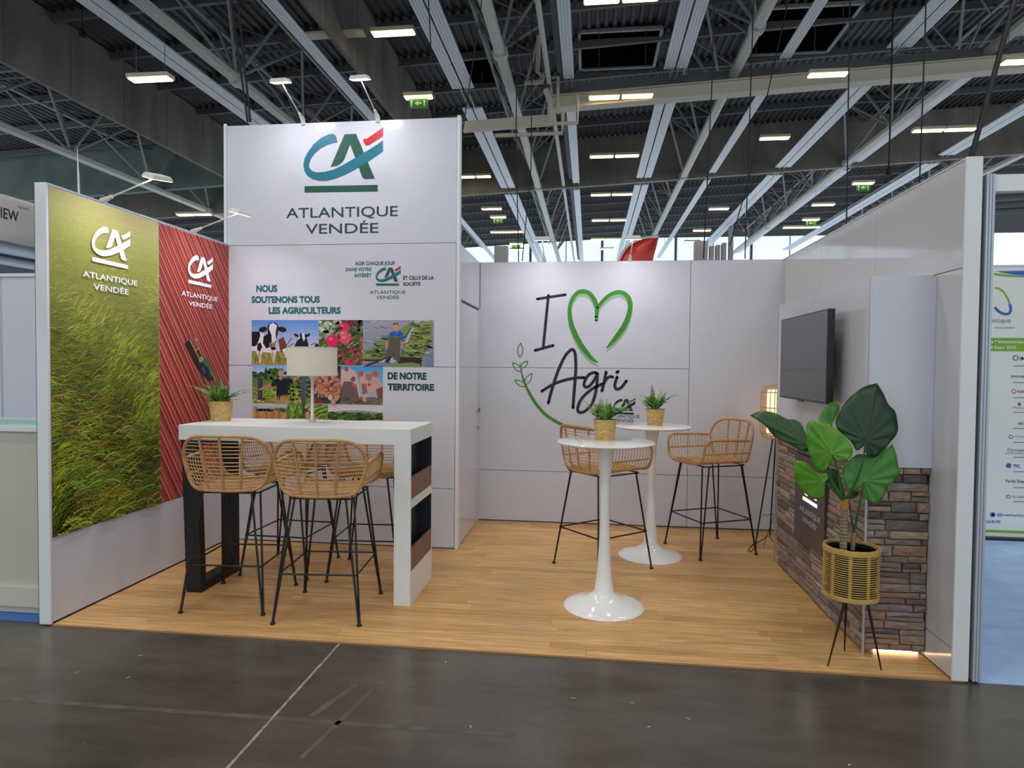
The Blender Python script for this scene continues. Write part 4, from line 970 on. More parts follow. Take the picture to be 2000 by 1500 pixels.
        path = [frm * (1 - s) ** 2 + mid * 2 * s * (1 - s) + A * s * s for s in [k / 8 for k in range(9)]]
        MB().tube(path, [0.0075 - 0.0042 * k / 8 for k in range(9)], 8).build('stem', stm, pl, smooth=True)
    LD = mat('dark glossy leaf', (16, 58, 22), 0.36, noise=0.25, nscale=14); LB = mat('bright green leaf', (96, 158, 44), 0.38, noise=0.15, nscale=10); LM = mat('mid green leaf', (66, 128, 42), 0.34, noise=0.18, nscale=10); LO = mat('deep olive leaf', (30, 74, 22), 0.4, noise=0.2, nscale=10)
    VC = {LD.name: (30, 72, 32), LB.name: (140, 190, 84), LM.name: (104, 162, 70), LO.name: (70, 116, 52)}
    leaf([(553, 390), (600, 310), (680, 245), (750, 265), (752, 300), (720, 350), (670, 418), (600, 410)], (662, 425), (700, 250), 0.34, (0.1, 0.3), 0.15, LM, crown, (0, .06, 0))
    leaf([(40, 368), (130, 328), (240, 340), (330, 390), (385, 392), (437, 432), (470, 560), (468, 650), (400, 640), (320, 590), (220, 540), (150, 450)], (475, 600), (40, 368), 0.20, (-0.35, 0.2), 0.2, LO, crown, (0, .05, .03))
    leaf([(640, 820), (700, 800), (740, 860), (745, 960), (700, 985), (650, 930)], (735, 980), (660, 820), 0.20, (0, .2), 0.2, LO, crown, (0, .03, 0))
    leaf([(800, 1000), (870, 985), (890, 1010), (850, 1040), (805, 1040)], (800, 1020), (890, 1005), 0.16, (0, .2), 0.2, LO, crown2, (0, .0, 0))
    leaf([(1180, 590), (1195, 640), (1220, 760), (1225, 830), (1190, 890), (1130, 935), (1100, 1010), (1050, 1085), (1000, 1080), (940, 1040), (920, 960), (930, 905), (880, 970), (820, 982), (780, 930), (765, 840), (800, 760), (900, 680), (1040, 690), (1130, 620)], (930, 898), (1180, 590), 0.115, (-.15, .1), 0.10, LM, crown2, (0, -.02, .02))
    leaf([(345, 715), (410, 730), (460, 760), (500, 810), (560, 840), (625, 832), (630, 880), (602, 905), (612, 960), (616, 1010), (590, 1055), (540, 1062), (450, 1010), (380, 930), (345, 860), (328, 780)], (600, 900), (345, 715), 0.07, (.2, -.2), 0.16, LB, crown, (0, -.03, .0))
    leaf([(1092, 80), (1130, 150), (1180, 260), (1235, 320), (1257, 420), (1235, 520), (1160, 590), (1090, 660), (1040, 695), (980, 690), (930, 640), (932, 585), (905, 625), (865, 640), (840, 590), (780, 520), (720, 460), (718, 400), (760, 310), (850, 200), (960, 120)], (945, 560), (1092, 80), 0.085, (.05, .12), 0.14, LD, crown, (0.03, -.03, -.02))
    leaf([(465, 388), (560, 398), (640, 430), (740, 490), (820, 570), (858, 650), (840, 705), (770, 738), (710, 725), (675, 680), (665, 740), (640, 795), (590, 828), (545, 800), (500, 720), (465, 630), (440, 520), (440, 440)], (662, 668), (465, 388), 0.035, (.1, -.15), 0.16, LB, crown, (0.01, -.03, 0))
    # one slender stem without a leaf in view
planter()

# ---- arm mounted LED floodlights
def floodlight(label, foot, head, target, energy, yaw=0.0, outw=Vector((0, 0, 1))):
    t = thing('arm_floodlight', label, 'lamp', foot, group='arm floodlights clamped on the stand walls')
    F_, H_ = Vector(foot), Vector(head); d = H_ - F_
    wm = mat('pale grey lamp body', (214, 212, 206), 0.4)
    MB().tube([(0, 0, -0.03), d * 0.05 + Vector((0, 0, 0.0)), d * 0.22], [0.022, 0.020, 0.010], 8).build('clamp', wm, t, smooth=True)
    MB().box(-0.009, -0.009, 0.0, 0.009, 0.009, 0.014).build('switch', M_CHAR, t, loc=tuple(d * 0.12 + Vector((0, 0, 0.012))))
    MB().tube([d * 0.18, d * 0.5, d * 0.95], 0.0052, 8).build('arm', wm, t, smooth=True)
    dirv = (Vector(target) - H_).normalized()
    ax = (d - dirv * d.dot(dirv)).normalized(); sd = dirv.cross(ax)
    def slab(a0, a1, s0, s1, n0, n1, taper=1.0):
        v = []
        for nn, tp in ((n0, 1.0), (n1, taper)):
            for aa, ss in ((a0, s0), (a1, s0), (a1, s1), (a0, s1)): v.append(d + ax * aa * tp + sd * ss * tp + dirv * nn)
        return MB().add(v, [(0, 1, 2, 3), (7, 6, 5, 4), (0, 4, 5, 1), (1, 5, 6, 2), (2, 6, 7, 3), (3, 7, 4, 0)])
    hd = slab(-0.05, 0.05, -0.075, 0.075, 0.012, -0.016, 0.8).build('head', wm, t, bevel=0.005)
    slab(-0.042, 0.042, -0.067, 0.067, 0.0145, 0.0125).build('lens', mat('bright led lens', (255, 255, 255), 0.4, emit=(250, 248, 255), estr=9.0), hd)
    ld = bpy.data.lights.new('led', 'AREA'); ld.shape = 'RECTANGLE'; ld.size = 0.13; ld.size_y = 0.085; ld.energy = energy; ld.color = (0.94, 0.91, 1.0); ld.spread = math.radians(150)
    lo = bpy.data.objects.new('led', ld); C.objects.link(lo); lo.parent = t
    lo.location = d + dirv * 0.02; lo.rotation_euler = dirv.to_track_quat('-Z', 'Y').to_euler()
def onw(px, py, ax, v): return W(px, py, ax, v)
EL = 2.6
floodlight('arm floodlight above the barley field print', (-0.03, 0.43, 2.515), W(308, 346, 0, 0.46), (0.05, 0.60, 1.1), EL * 1.7)
floodlight('arm floodlight above the red ploughed field print', (-0.03, 1.36, 2.515), W(470, 415, 0, 0.46), (0.05, 1.35, 1.1), EL * 1.5)
floodlight('arm floodlight at the top left of the tower', (0.663, 1.84, 3.52), W(548, 158, 1, 1.42), (0.70, 1.80, 2.4), EL)
floodlight('arm floodlight at the top centre of the tower', (1.302, 1.84, 3.52), W(703, 152, 1, 1.42), (1.33, 1.80, 2.4), EL)
floodlight('arm floodlight on the back wall above the letter I', (2.602, 2.87, 2.51), W(1059, 466, 1, 2.40), (2.60, 2.82, 1.2), EL)
floodlight('arm floodlight on the back wall above the green heart', (3.406, 2.87, 2.51), W(1237, 464, 1, 2.40), (3.40, 2.82, 1.2), EL)
# ================================================================== HALL
M_STEEL = mat('grey painted steel', (150, 153, 153), 0.5); M_DSTEEL = mat('dark grey steel', (96, 98, 100), 0.6); M_TRAY = mat('pale grey heating panel', (222, 226, 232), 0.35)
M_DECK = mat('dark corrugated deck', (72, 73, 76), 0.6, spec=0.25); M_CONC = mat('weathered grey concrete', (128, 125, 116), 0.9, noise=0.3, nscale=1.2, stretch=(1, 1, .25)); M_IVORY = mat('ivory painted beam', (206, 200, 180), 0.55)
M_CABLE = mat('black cable', (18, 18, 18), 0.6)
ZC = 1.5
def chord(X): return ZC + 8.5 + 0.05 * (X - CAM.x + 2.4)
def ray_line(px, py, dz=0.0):
    """X and Z of a member running away from the viewer through this pixel, at chord height + dz"""
    p = W(px, py, 2, ZC + 8.5 + dz)
    for _ in range(12):
        # slide along the depth direction: same ratio (X, Z) seen from the vanishing point
        k = (p - CAM); r = k.x + (FW.x * 0)
        z = chord(p.x) + dz; p = W(px, py, 2, z)
    return p
VPX, VPY = 1150.7, 716.4
def member(px, py, dz=0.0):
    r = (px - VPX) / (VPY - py) * 0.9999
    # direction of the ray relative to the depth axis: X / Z ratio
    d = FW + RT * ((px - 1000) / F_PX) - UP * ((py - 750) / F_PX)
    ratio = d.x / d.z
    # X = ratio * (z - cam.z), z = 8.5 + dz + .05 (X + 2.4)
    h = (8.5 + dz + 0.12 + (ZC - CAM.z)) / (1 - 0.05 * ratio)
    return CAM.x + ratio * h, CAM.z + h
def depth_of(py, z):   # Y where height z shows at pixel row py near the centre
    return CAM.y + (z - CAM.z) * F_PX / (VPY - py)
Y0, YM, Y1 = 4.0, 27.4, 51.0
# ---- roof
cl = thing('ceiling', 'dark corrugated steel roof deck of the hall on purlins', None, (0, 0, 12), kind='structure'); del cl['label']; cl['label'] = 'dark corrugated steel roof deck of the hall on purlins'
LZ = Vector((0, 0, -12))
def roofz(X): return chord(X) + 2.2
x = -34.0; v = []; f = []
while x < 44:
    for dx, dz in ((0, 0), (.10, 0), (.135, -.07), (.235, -.07)):
        for Y in (-13.0, 51.0): v.append((x + dx, Y, roofz(x + dx) + dz - 12))
    x += 0.27
n = len(v) // 2
MB().add(v, [(2 * i, 2 * i + 1, 2 * i + 3, 2 * i + 2) for i in range(n - 1)]).build('deck', M_DECK, cl)
def beam_x(xa, xb, y, dz, h, wd, name, m, par, off=LZ):
    za, zb = chord(xa) + dz, chord(xb) + dz
    vv = [(xa, y - wd / 2, za), (xb, y - wd / 2, zb), (xb, y + wd / 2, zb), (xa, y + wd / 2, za), (xa, y - wd / 2, za + h), (xb, y - wd / 2, zb + h), (xb, y + wd / 2, zb + h), (xa, y + wd / 2, za + h)]
    return MB().add([Vector(p) + off for p in vv], [(0, 3, 2, 1), (4, 5, 6, 7), (0, 1, 5, 4), (1, 2, 6, 5), (2, 3, 7, 6), (3, 0, 4, 7)]).build(name, m, par)
y = 4.5
while y < 50.5:
    beam_x(-33, 43, y, 1.86, 0.24, 0.12, 'purlin', M_DSTEEL, cl); y += 2.3
# roof hatches
for (px, py, wd, dp) in ((1208, 97, 2.6, 1.3), (935, 140, 2.2, 1.3), (1560, 60, 2.8, 1.5)):
    z = chord(4) + 2.05; p = W(px, py, 2, z)
    z = roofz(p.x) - 0.14; p = W(px, py, 2, z)
    h_ = MB().box(p.x - wd / 2, p.y - dp, z - 12, p.x + wd / 2, p.y + dp, z - 11.97).build('roof_hatch', mat('near black hatch', (8, 6, 6), 0.95, spec=0.0), cl)
    for s in (-1, 1):
        MB().box(p.x + s * wd / 2 - .05, p.y - dp, z - 12.06, p.x + s * wd / 2 + .05, p.y + dp, z - 11.95).build('hatch_frame', M_STEEL, h_)
        MB().box(p.x - wd / 2, p.y + s * dp - .05, z - 12.06, p.x + wd / 2, p.y + s * dp + .05, z - 11.95).build('hatch_frame', M_STEEL, h_)
# ---- concrete fascias (smoke curtains)
def fascia_y(px, py, name, label, ya, yb):
    X, z = member(px, py)
    o = MB().box(X - .12, ya, z, X, yb, roofz(X) - .1).build(name, M_CONC); tag(o, label, kind='structure')
    y = ya + 1.5
    while y < yb: MB().box(X - .001, y, z + .01, X + .004, y + .03, roofz(X) - .2).build('joint', M_DSTEEL, o); y += 2.2
fascia_y(200, 222, 'wall_fascia_left', 'broad weathered concrete fascia under the roof at the upper left', Y0, YM)
fascia_y(683, 114, 'wall_fascia_centre', 'grey concrete fascia strip under the roof above the tower', Y0, YM)
o = beam_x(-33, 43, YM, -.15, 2.2, 0.25, 'wall_fascia_cross', M_CONC, None, Vector((0, 0, 0))); tag(o, 'concrete fascia crossing the hall under the roof', kind='structure')
o = beam_x(-33, -12.6, 23.7, .05, 2.1, 0.25, 'wall_fascia_far_left', mat('teal grey concrete', (112, 126, 122), 0.9, noise=.25, nscale=1.2), None, Vector((0, 0, 0))); tag(o, 'teal grey fascia crossing behind the truss at the far left', kind='structure')
# ---- trusses
UT = MB().tube([(0, 0, 0), (0, 0, 1)], 1.0, 6).v, MB().tube([(0, 0, 0), (0, 0, 1)], 1.0, 6).f
um = bpy.data.meshes.new('strut'); um.from_pydata(UT[0], [], UT[1]); um.materials.append(M_STEEL)
um3 = bpy.data.meshes.new('strut_pale'); um3.from_pydata(UT[0], [], UT[1]); um3.materials.append(mat('pale painted tube', (196, 197, 190), 0.45))
um2 = bpy.data.meshes.new('strut_dark'); um2.from_pydata(UT[0], [], UT[1]); um2.materials.append(M_DSTEEL)
def strut(name, a, b, r, parent, mesh=None):
    a, b = Vector(a), Vector(b); d = b - a
    o = bpy.data.objects.new(name, mesh or um); C.objects.link(o); o.parent = parent
    o.matrix_local = Matrix.Translation(a) @ d.to_track_quat('Z', 'Y').to_matrix().to_4x4() @ Matrix.Diagonal((r, r, d.length, 1))
    return o
def truss(px, py, label):
    X, z = member(px, py); h = 1.85; hw = 0.95; nd = 4.35
    t = thing('roof_truss', label, 'truss', (X, 0, z), group='tubular roof trusses')
    strut('bottom_chord', (0, Y0, 0), (0, Y1, 0), 0.155, t, um3)
    for s in (-1, 1): strut('top_chord', (s * hw, Y0, h + .05 * s * hw), (s * hw, Y1, h + .05 * s * hw), 0.06, t)
    y = 1.2 + 4.35
    while y < Y1 - 2:
        for s in (-1, 1):
            for dy in (-2.17, 2.17, 0.6): strut('web', (0, y, 0.06), (s * hw, y + dy, h), 0.045, t)
        strut('tie', (-hw, y + 2.17, h), (hw, y + 2.17, h), 0.04, t, um2); strut('tie', (-hw, y, h), (hw, y + 2.17, h), 0.03, t, um2); strut('tie', (hw, y, h), (-hw, y - 2.17, h), 0.03, t, um2)
        y += nd
    for yf in (14.25, 27.3, 40.3):
        MB().lathe([(0.15, -.09), (0.21, -.09), (0.21, .09), (0.15, .09)], 16).build('flange', MATS['pale painted tube'], t, loc=(0, yf, 0)).rotation_euler = (math.pi / 2, 0, 0)
    return t
truss(0, 245, 'tubular roof truss at the far left, behind the concrete fascia')
truss(271, 0, 'tubular roof truss running above the left wall towards the tower')
truss(948, 0, 'tubular roof truss whose thick pipe runs down just right of the tower')
truss(1500, 10, 'tubular roof truss over the middle of the back wall')
truss(1990, 53, 'tubular roof truss over the right wall of the stand')
truss(2000, 300, 'tubular roof truss at the far right')
# ---- radiant heating panels, hung in long bands
def band(label, px, py, n, segs, dz=-0.05, wd=0.31):
    X, z = member(px, py, dz)
    t = thing('heating_panel', label, 'heating panel', (X, 0, z), group='radiant heating panels under the roof')
    for (ya, yb) in segs:
        for k in range(n):
            xo = (k - (n - 1) / 2) * (wd + 0.05)
            pm = MB(); pm.box(xo - wd / 2, ya, 0.012, xo + wd / 2, yb, 0.05)
            pn = pm.build('panel', M_TRAY, t)
            for q in range(4):
                u = xo - wd / 2 + (q + .5) * wd / 4
                MB().box(u - wd / 11, ya, 0.0, u + wd / 11, yb, 0.0125).build('panel_rib', M_TRAY, pn)
        for k in (0.2, 0.8):
            yy = ya + (yb - ya) * k; strut('hanger', (0, yy, 0.05), (0, yy, 2.0), 0.012, t, um2)
    for (a, b) in zip(segs[:-1], segs[1:]):
        if b[0] - a[1] < 4:
            for s in (-1, 1): strut('pipe', (s * .09, a[1] - .1, .02), (s * .09, b[0] + .1, .02), 0.03, t)
SEG = [(Y0, 16.1), (17.6, 27.0), (28.2, 50)]
SEG2 = [(Y0, 27.0), (28.2, 50)]
band('pair of pale heating panel bands nearest the upper left fascia', 176, 0, 2, SEG2)
band('single pale heating panel band ending behind the tower top', 524, 0, 1, SEG2)
band('pair of pale heating panel bands beside the right edge of the tower', 826, 0, 2, SEG)
band('single pale heating panel band running almost straight down above the letter I', 1100, 0, 1, SEG)
band('pair of pale heating panel bands above the green heart', 1358, 0, 2, SEG)
band('single pale heating panel band right of the heart', 1606, 0, 1, SEG)
band('pair of pale heating panel bands above the television column', 1847, 0, 2, SEG)
band('single pale heating panel band above the right wall', 1901, 144, 1, SEG)
band('pair of pale heating panel bands at the far right', 2000, 214, 2, SEG)
# ---- cross beam and pipes
yb_ = 17.0
p0 = W(1075, 215, 1, yb_); 
cb = thing('cross_beam', 'ivory steel cross beam with mesh guard under the roof', 'beam', (p0.x, yb_, p0.z))
def slope_box(xa, za, xb, zb, h, wd, name, m, par):
    vv = [(xa, -wd / 2, za), (xb, -wd / 2, zb), (xb, wd / 2, zb), (xa, wd / 2, za), (xa, -wd / 2, za + h), (xb, -wd / 2, zb + h), (xb, wd / 2, zb + h), (xa, wd / 2, za + h)]
    return MB().add(vv, [(0, 3, 2, 1), (4, 5, 6, 7), (0, 1, 5, 4), (1, 2, 6, 5), (2, 3, 7, 6), (3, 0, 4, 7)]).build(name, m, par)
p1 = W(2060, 130, 1, yb_); dxx, dzz = p1.x - p0.x, p1.z - p0.z
slope_box(0, 0, dxx, dzz, 0.34, 0.25, 'web_plate', M_IVORY, cb); slope_box(-.05, -.03, dxx, dzz - .03, 0.04, 0.42, 'flange', M_IVORY, cb); slope_box(-.05, .34, dxx, dzz + .34, 0.04, 0.42, 'flange', M_IVORY, cb)
slope_box(0.2, .42, dxx, dzz + .42, 0.3, 0.03, 'mesh_guard', M_DSTEEL, cb)
q0 = W(905, 258, 1, yb_); q1 = W(1128, 240, 1, yb_)
pb = thing('pipe_run', 'ivory pipes bending under the roof beside the tower', 'pipe', (q0.x, yb_, q0.z))
dx2, dz2 = q1.x - q0.x, q1.z - q0.z
slope_box(0, 0, dx2 * .8, dz2 * .8, 0.3, 0.2, 'beam', M_IVORY, pb)
R2 = lambda px, py: tuple(W(px, py, 1, yb_ - .4) - Vector((q0.x, yb_, q0.z)))
for L, r in (([(1000, 244), (1128, 240), (1128, 185)], .06), ([(967, 265), (1098, 260), (1099, 220)], .06), ([(1024, 162), (1060, 160), (1062, 150), (1050, 140), (1052, 70)], .07), ([(1066, 175), (1075, 200), (1075, 235)], .09), ([(1090, 222), (1090, 150), (1078, 152)], .05)):
    MB().tube([R2(*q) for q in L], r, 8).build('pipe', M_IVORY, pb, smooth=True)
X, z = member(1050, 0, -.05)
t = thing('water_main', 'long ivory water pipe with a dark duct beside it, running away under the roof', 'pipe', (X, 0, z))
for ya, yb in ((Y0, 16.2), (17.5, 27.2), (27.6, 50)): strut('pipe', (0, ya, 0), (0, yb, 0), 0.075, t, um3)
X2, z2 = member(1085, 0, .3); [strut('duct', (X2 - X, ya, z2 - z), (X2 - X, yb, z2 - z), 0.16, t, um2) for ya, yb in ((Y0, 16.2), (17.5, 27.2), (27.6, 50))]
# ---- fluorescent lamps
M_TUBE = mat('warm fluorescent tube', (255, 240, 214), 0.4, emit=(255, 216, 158), estr=9.0); M_HOUS = mat('pale lamp housing', (220, 206, 176), 0.4)
LAMPG = 'fluorescent lamps hanging in the hall'
def flamp(px, py, lpx, nt_, label, z=10.2, exitsign=None):
    p = W(px, py, 2, z); sc = F_PX / ((p - CAM).dot(FW)); L = lpx / sc
    L = max(0.9, min(3.6, L))
    t = thing('ceiling_lamp', label, 'lamp', tuple(p), group=LAMPG)
    for k in range(nt_):
        a = -L / 2 + k * L / nt_; b = a + L / nt_ - (0.05 if nt_ > 1 else 0)
        h = MB().box(a, -.16, .02, b, .16, .12).build('housing', M_HOUS, t)
        MB().box(a + .03, -.12, -.01, b - .03, .12, .02).build('tube', M_TUBE, h)
    for s in (-.35, .35): strut('hanger', (s * L, 0, .12), (s * L, 0, max(.4, roofz(p.x) - p.z - .1)), 0.008, t, um2)
    if exitsign:
        e = thing('exit_sign', exitsign, 'sign', tuple(p + Vector((0, -.02, -.40))), group='green exit signs')
        MB().box(-.29, -.02, .08, .29, .02, .36).build('board', mat('green sign', (52, 140, 48), 0.5, emit=(60, 150, 50), estr=0.08), e)
        we = mat('white sign symbol', (235, 245, 230), 0.5)
        MB().add([(-.12, -.023, .22), (.0, -.023, .30), (0, -.023, .245), (.1, -.023, .245), (.1, -.023, .195), (0, -.023, .195), (0, -.023, .14)], [(0, 1, 2, 3, 4, 5, 6)]).build('arrow', we, e)
        MB().box(-.24, -.024, .12, -.19, -.02, .32).build('doorway', we, e); MB().box(.16, -.024, .12, .2, -.02, .3).build('figure', we, e)
        strut('hanger', (-.2, .0, .36), (-.2, .0, .40), .008, e, um2); strut('hanger', (.2, .0, .36), (.2, .0, .40), .008, e, um2)
    return t
l0 = flamp(294, 156, 86, 1, 'lit fluorescent lamp in front of the upper left fascia', 8.6)
ld = bpy.data.lights.new('tube_light', 'AREA'); ld.shape = 'RECTANGLE'; ld.size = 1.3; ld.size_y = 0.3; ld.energy = 90; ld.color = (1, .82, .5)
lo = bpy.data.objects.new('tube_light', ld); C.objects.link(lo); lo.parent = l0; lo.location = (0, 0, -.05)
l1 = flamp(768, 66, 86, 1, 'lit fluorescent lamp with a blank ribbed housing, high above the emblem')
for k in range(4): MB().box(-2.35, -.15 + k * .08, .03, -.8, -.09 + k * .08, .10).build('blank_housing', M_HOUS, l1)
flamp(700, 68, 60, 1, 'unlit grey lamp housing beside the lamp high above the emblem') if False else None
flamp(818, 191, 53, 1, 'lit fluorescent lamp with an exit sign right above the tower', 9.6, 'green exit sign hanging right above the tower')
flamp(1214, 190, 128, 2, 'lit double fluorescent lamp beneath the ivory cross beam above the heart', 9.6)
flamp(1201, 306, 98, 2, 'lit double fluorescent lamp in front of the crossing fascia above the heart')
flamp(930, 346, 62, 2, 'lit fluorescent lamp touching the right edge of the tower')
flamp(1617, 147, 74, 1, 'lit fluorescent lamp on the ivory beam right of centre', 9.6)
flamp(1513, 271, 56, 1, 'lit fluorescent lamp in front of the crossing fascia, between two panel bands')
flamp(1846, 255, 118, 2, 'lit double fluorescent lamp above the top of the right wall')
flamp(1995, 122, 70, 1, 'lit fluorescent lamp cut by the right edge of the picture', 9.6)
flamp(1215, 0, 150, 2, 'lit fluorescent lamp cut by the top edge of the picture')
flamp(380, 420, 72, 2, 'lit fluorescent lamp over the red field print', 8.2)
flamp(1195, 381, 82, 2, 'lit double fluorescent lamp just beyond the crossing fascia, over the heart')
flamp(1191, 431, 70, 2, 'lit double fluorescent lamp second beyond the fascia, over the heart')
flamp(1184, 468, 60, 2, 'lit double fluorescent lamp third beyond the fascia, over the heart')
flamp(1686, 359, 38, 1, 'lit lamp with an exit sign beyond the fascia at the right', 9.8, 'green exit sign beyond the crossing fascia at the right')
for (px, py, l, lb, e) in ((960, 409, 40, 'small far lamp right of the tower, uppermost of its cluster', 0), (973, 425, 30, 'small far lamp right of the tower, with an exit sign', 'small green exit sign far away, right of the tower, upper one'), (990, 454, 65, 'long far lamp right of the tower, third from the top', 0), (1010, 488, 28, 'small far lamp lowest over the left end of the back wall', 0), (1404, 409, 38, 'small far lamp right of the heart, uppermost of three', 0), (1371, 451, 34, 'small far lamp right of the heart, middle of three', 0), (1352, 473, 30, 'small far lamp right of the heart, lowest of three', 0),
        (1608, 401, 42, 'small far lamp above the right wall, uppermost of three', 0), (1584, 430, 30, 'small far lamp above the right wall, with an exit sign', 'small green exit sign far away above the right wall'), (1565, 445, 68, 'long far lamp above the right wall, lowest of three', 0), (1185, 487, 28, 'small far lamp just left of the red sail sign', 0), (1008, 477, 24, 'small far lamp with the lowest exit sign, right of the tower', 'small green exit sign far away, right of the tower, lower one')):
    flamp(px, py, l, 1, lb, 9.8, e or None)
# unseen lamps of the same type, added overhead to brighten the stand and aisle
def overhead(x, y, label):
    z = chord(x) - .4
    t = thing('ceiling_lamp', label, 'lamp', (x, y, z), group=LAMPG)
    for a, b in ((-1.25, -.03), (.03, 1.25)):
        h = MB().box(a, -.16, .02, b, .16, .12).build('housing', M_HOUS, t)
        MB().box(a + .03, -.12, -.01, b - .03, .12, .02).build('tube', M_TUBE, h)
    for s in (-.8, .8): strut('hanger', (s, 0, .12), (s, 0, roofz(x) - z - .1), 0.008, t, um2)
    ld = bpy.data.lights.new('tube_light', 'AREA'); ld.shape = 'RECTANGLE'; ld.size = 2.4; ld.size_y = 0.3; ld.energy = EH; ld.color = (1.0, .97, .94)
    lo = bpy.data.objects.new('tube_light', ld); C.objects.link(lo); lo.parent = t; lo.location = (0, 0, -.02)
EH = 118.0
for i, (x, y) in enumerate([(x, y) for y in (-8.0, -2.2, 3.4) for x in (-5.0, 1.2, 7.4)]):
    overhead(x, y, 'lit double fluorescent lamp added out of view, high over ' + ('the aisle behind the viewer', 'the aisle before the stand', 'the stand itself')[i // 3] + ', ' + ('left', 'middle', 'right')[i % 3] + ' of three')
# ---- hanging cables and a microphone
def cable(pts, Y, label, r=0.012, endbox=None):
    P = [W(x, y, 1, Y) for x, y in pts]; b = P[-1]; P = [Vector((P[0].x, P[0].y, roofz(P[0].x) - .05))] + P
    t = thing('hanging_cable', label, 'cable', tuple(b), group='black cables hanging from the roof')
    MB().tube([p - b for p in P], r, 6).build('wire', M_CABLE, t)
    if endbox: MB().lathe([(0, -endbox), (endbox * .45, -endbox * .9), (endbox * .45, 0), (endbox * .15, .05), (0, .1)], 10).build('end_weight', M_CABLE, t)
cable([(161, 0), (161, 62)], 12, 'thin cable with a black plug in front of the upper left fascia', .01, .18)
cable([(448, -20), (484, 238)], 8, 'black suspension rope reaching the tower top left corner, left strand', .02)
cable([(462, -20), (489, 238)], 8, 'black suspension rope reaching the tower top left corner, right strand', .02)
cable([(836, -20), (848, 226)], 9, 'black cable passing behind the right part of the tower top')
cable([(940, 10), (903, 260)], 9, 'black cable slanting down to the right edge of the tower')
cable([(1008, 260), (1013, 515)], 10, 'thin black cable dropping behind the back wall, left one')
cable([(1037, 330), (1020, 510)], 11.2, 'thin black cable slanting behind the back wall')
cable([(1392, 130), (1374, 505)], 9.2, 'thin black cable dropping over the middle right of the back wall')
cable([(1472, 0), (1455, 505)], 10, 'long black cable dropping over the right part of the back wall')
cable([(1540, 0), (1460, 360), (1425, 480)], 11, 'slanting black cable over the right part of the back wall')
cable([(1660, 0), (1653, 450)], 9, 'long black cable dropping to the right wall')
cable([(1807, 60), (1796, 360)], 8.8, 'thin black cable above the right wall')
cable([(1985, -10), (1896, 310)], 5.2, 'thick black rope slanting down to the front of the right wall', .03)
cable([(1738, 262), (1736, 330)], 14, 'white hanging microphone above the right wall', .02, .16)
# ---- far wall with clerestory windows
fw = MB().box(-40, 51.2, ZF, 46, 51.6, 8.2).build('wall_hall_back', mat('dim far hall wall', (120, 124, 130), 0.8)); tag(fw, 'far end wall of the hall below its window band', kind='structure')
MB().box(-40, 51.2, 12.2, 46, 51.6, 14.5).build('upper_wall', M_DSTEEL, fw)
gm = mat('milky window pane', (236, 246, 255), 0.2, emit=(214, 238, 255), estr=1.15)
for i in range(14):
    x0 = -38 + i * 6.0
    wn = MB().box(x0 + .1, 51.3, 8.2, x0 + 5.9, 51.34, 12.2).build('window_%d' % (i + 1), gm); tag(wn, 'bright milky window in the far hall wall, number %d from the left' % (i + 1), kind='structure')
    MB().box(x0 - .1, 51.2, 8.2, x0 + .1, 51.4, 12.2).build('window_post', M_DSTEEL, fw)
    MB().box(x0 + .1, 51.22, 9.25, x0 + 5.9, 51.3, 9.37).build('window_bar', M_DSTEEL, wn)
    MB().box(x0 + 3 - .04, 51.25, 8.2, x0 + 3.04, 51.3, 12.2).build('window_bar', M_STEEL, wn)
wl_ = MB().box(-33.3, 18.0, ZF, -33.0, 51.0, 11.6).build('wall_hall_left', mat('dim blue grey side wall', (96, 104, 116), 0.8)); tag(wl_, 'dim side wall of the hall at the far left', kind='structure')
for k, (z_, r_) in enumerate(((9.6, .35), (8.9, .22), (8.3, .4), (7.5, .25), (10.4, .25))):
    o = MB().tube([(-32.4, 18.0, z_), (-32.4, 51.0, z_ + .3)], r_, 10).build('duct', mat('pale duct', (170, 178, 186), 0.5), wl_, smooth=True)
# service shafts by the windows
for px, w_, top, lb in ((978, 26, 480, 'wide grey service shaft before the far windows, left of the sail sign'), (1254, 10, 494, 'slim grey shaft behind the red sail sign'), (1370, 26, 470, 'wide grey service shaft before the far windows, right of the sail sign'), (1391, 8, 480, 'slim grey shaft, first right of the wide shaft'), (1403, 8, 478, 'slim grey shaft, second right of the wide shaft'), (1415, 8, 474, 'slim grey shaft, third right of the wide shaft'), (1429, 8, 440, 'slim tall grey shaft, rightmost of the cluster before the windows')):
    a = W(px - w_ / 2, 515, 1, 38); b = W(px + w_ / 2, top, 1, 38)
    o = MB().box(a.x, 38, ZF, b.x, 38.6, b.z).build('service_shaft', M_STEEL); tag(o, lb, 'shaft', 'service shafts at the far end')
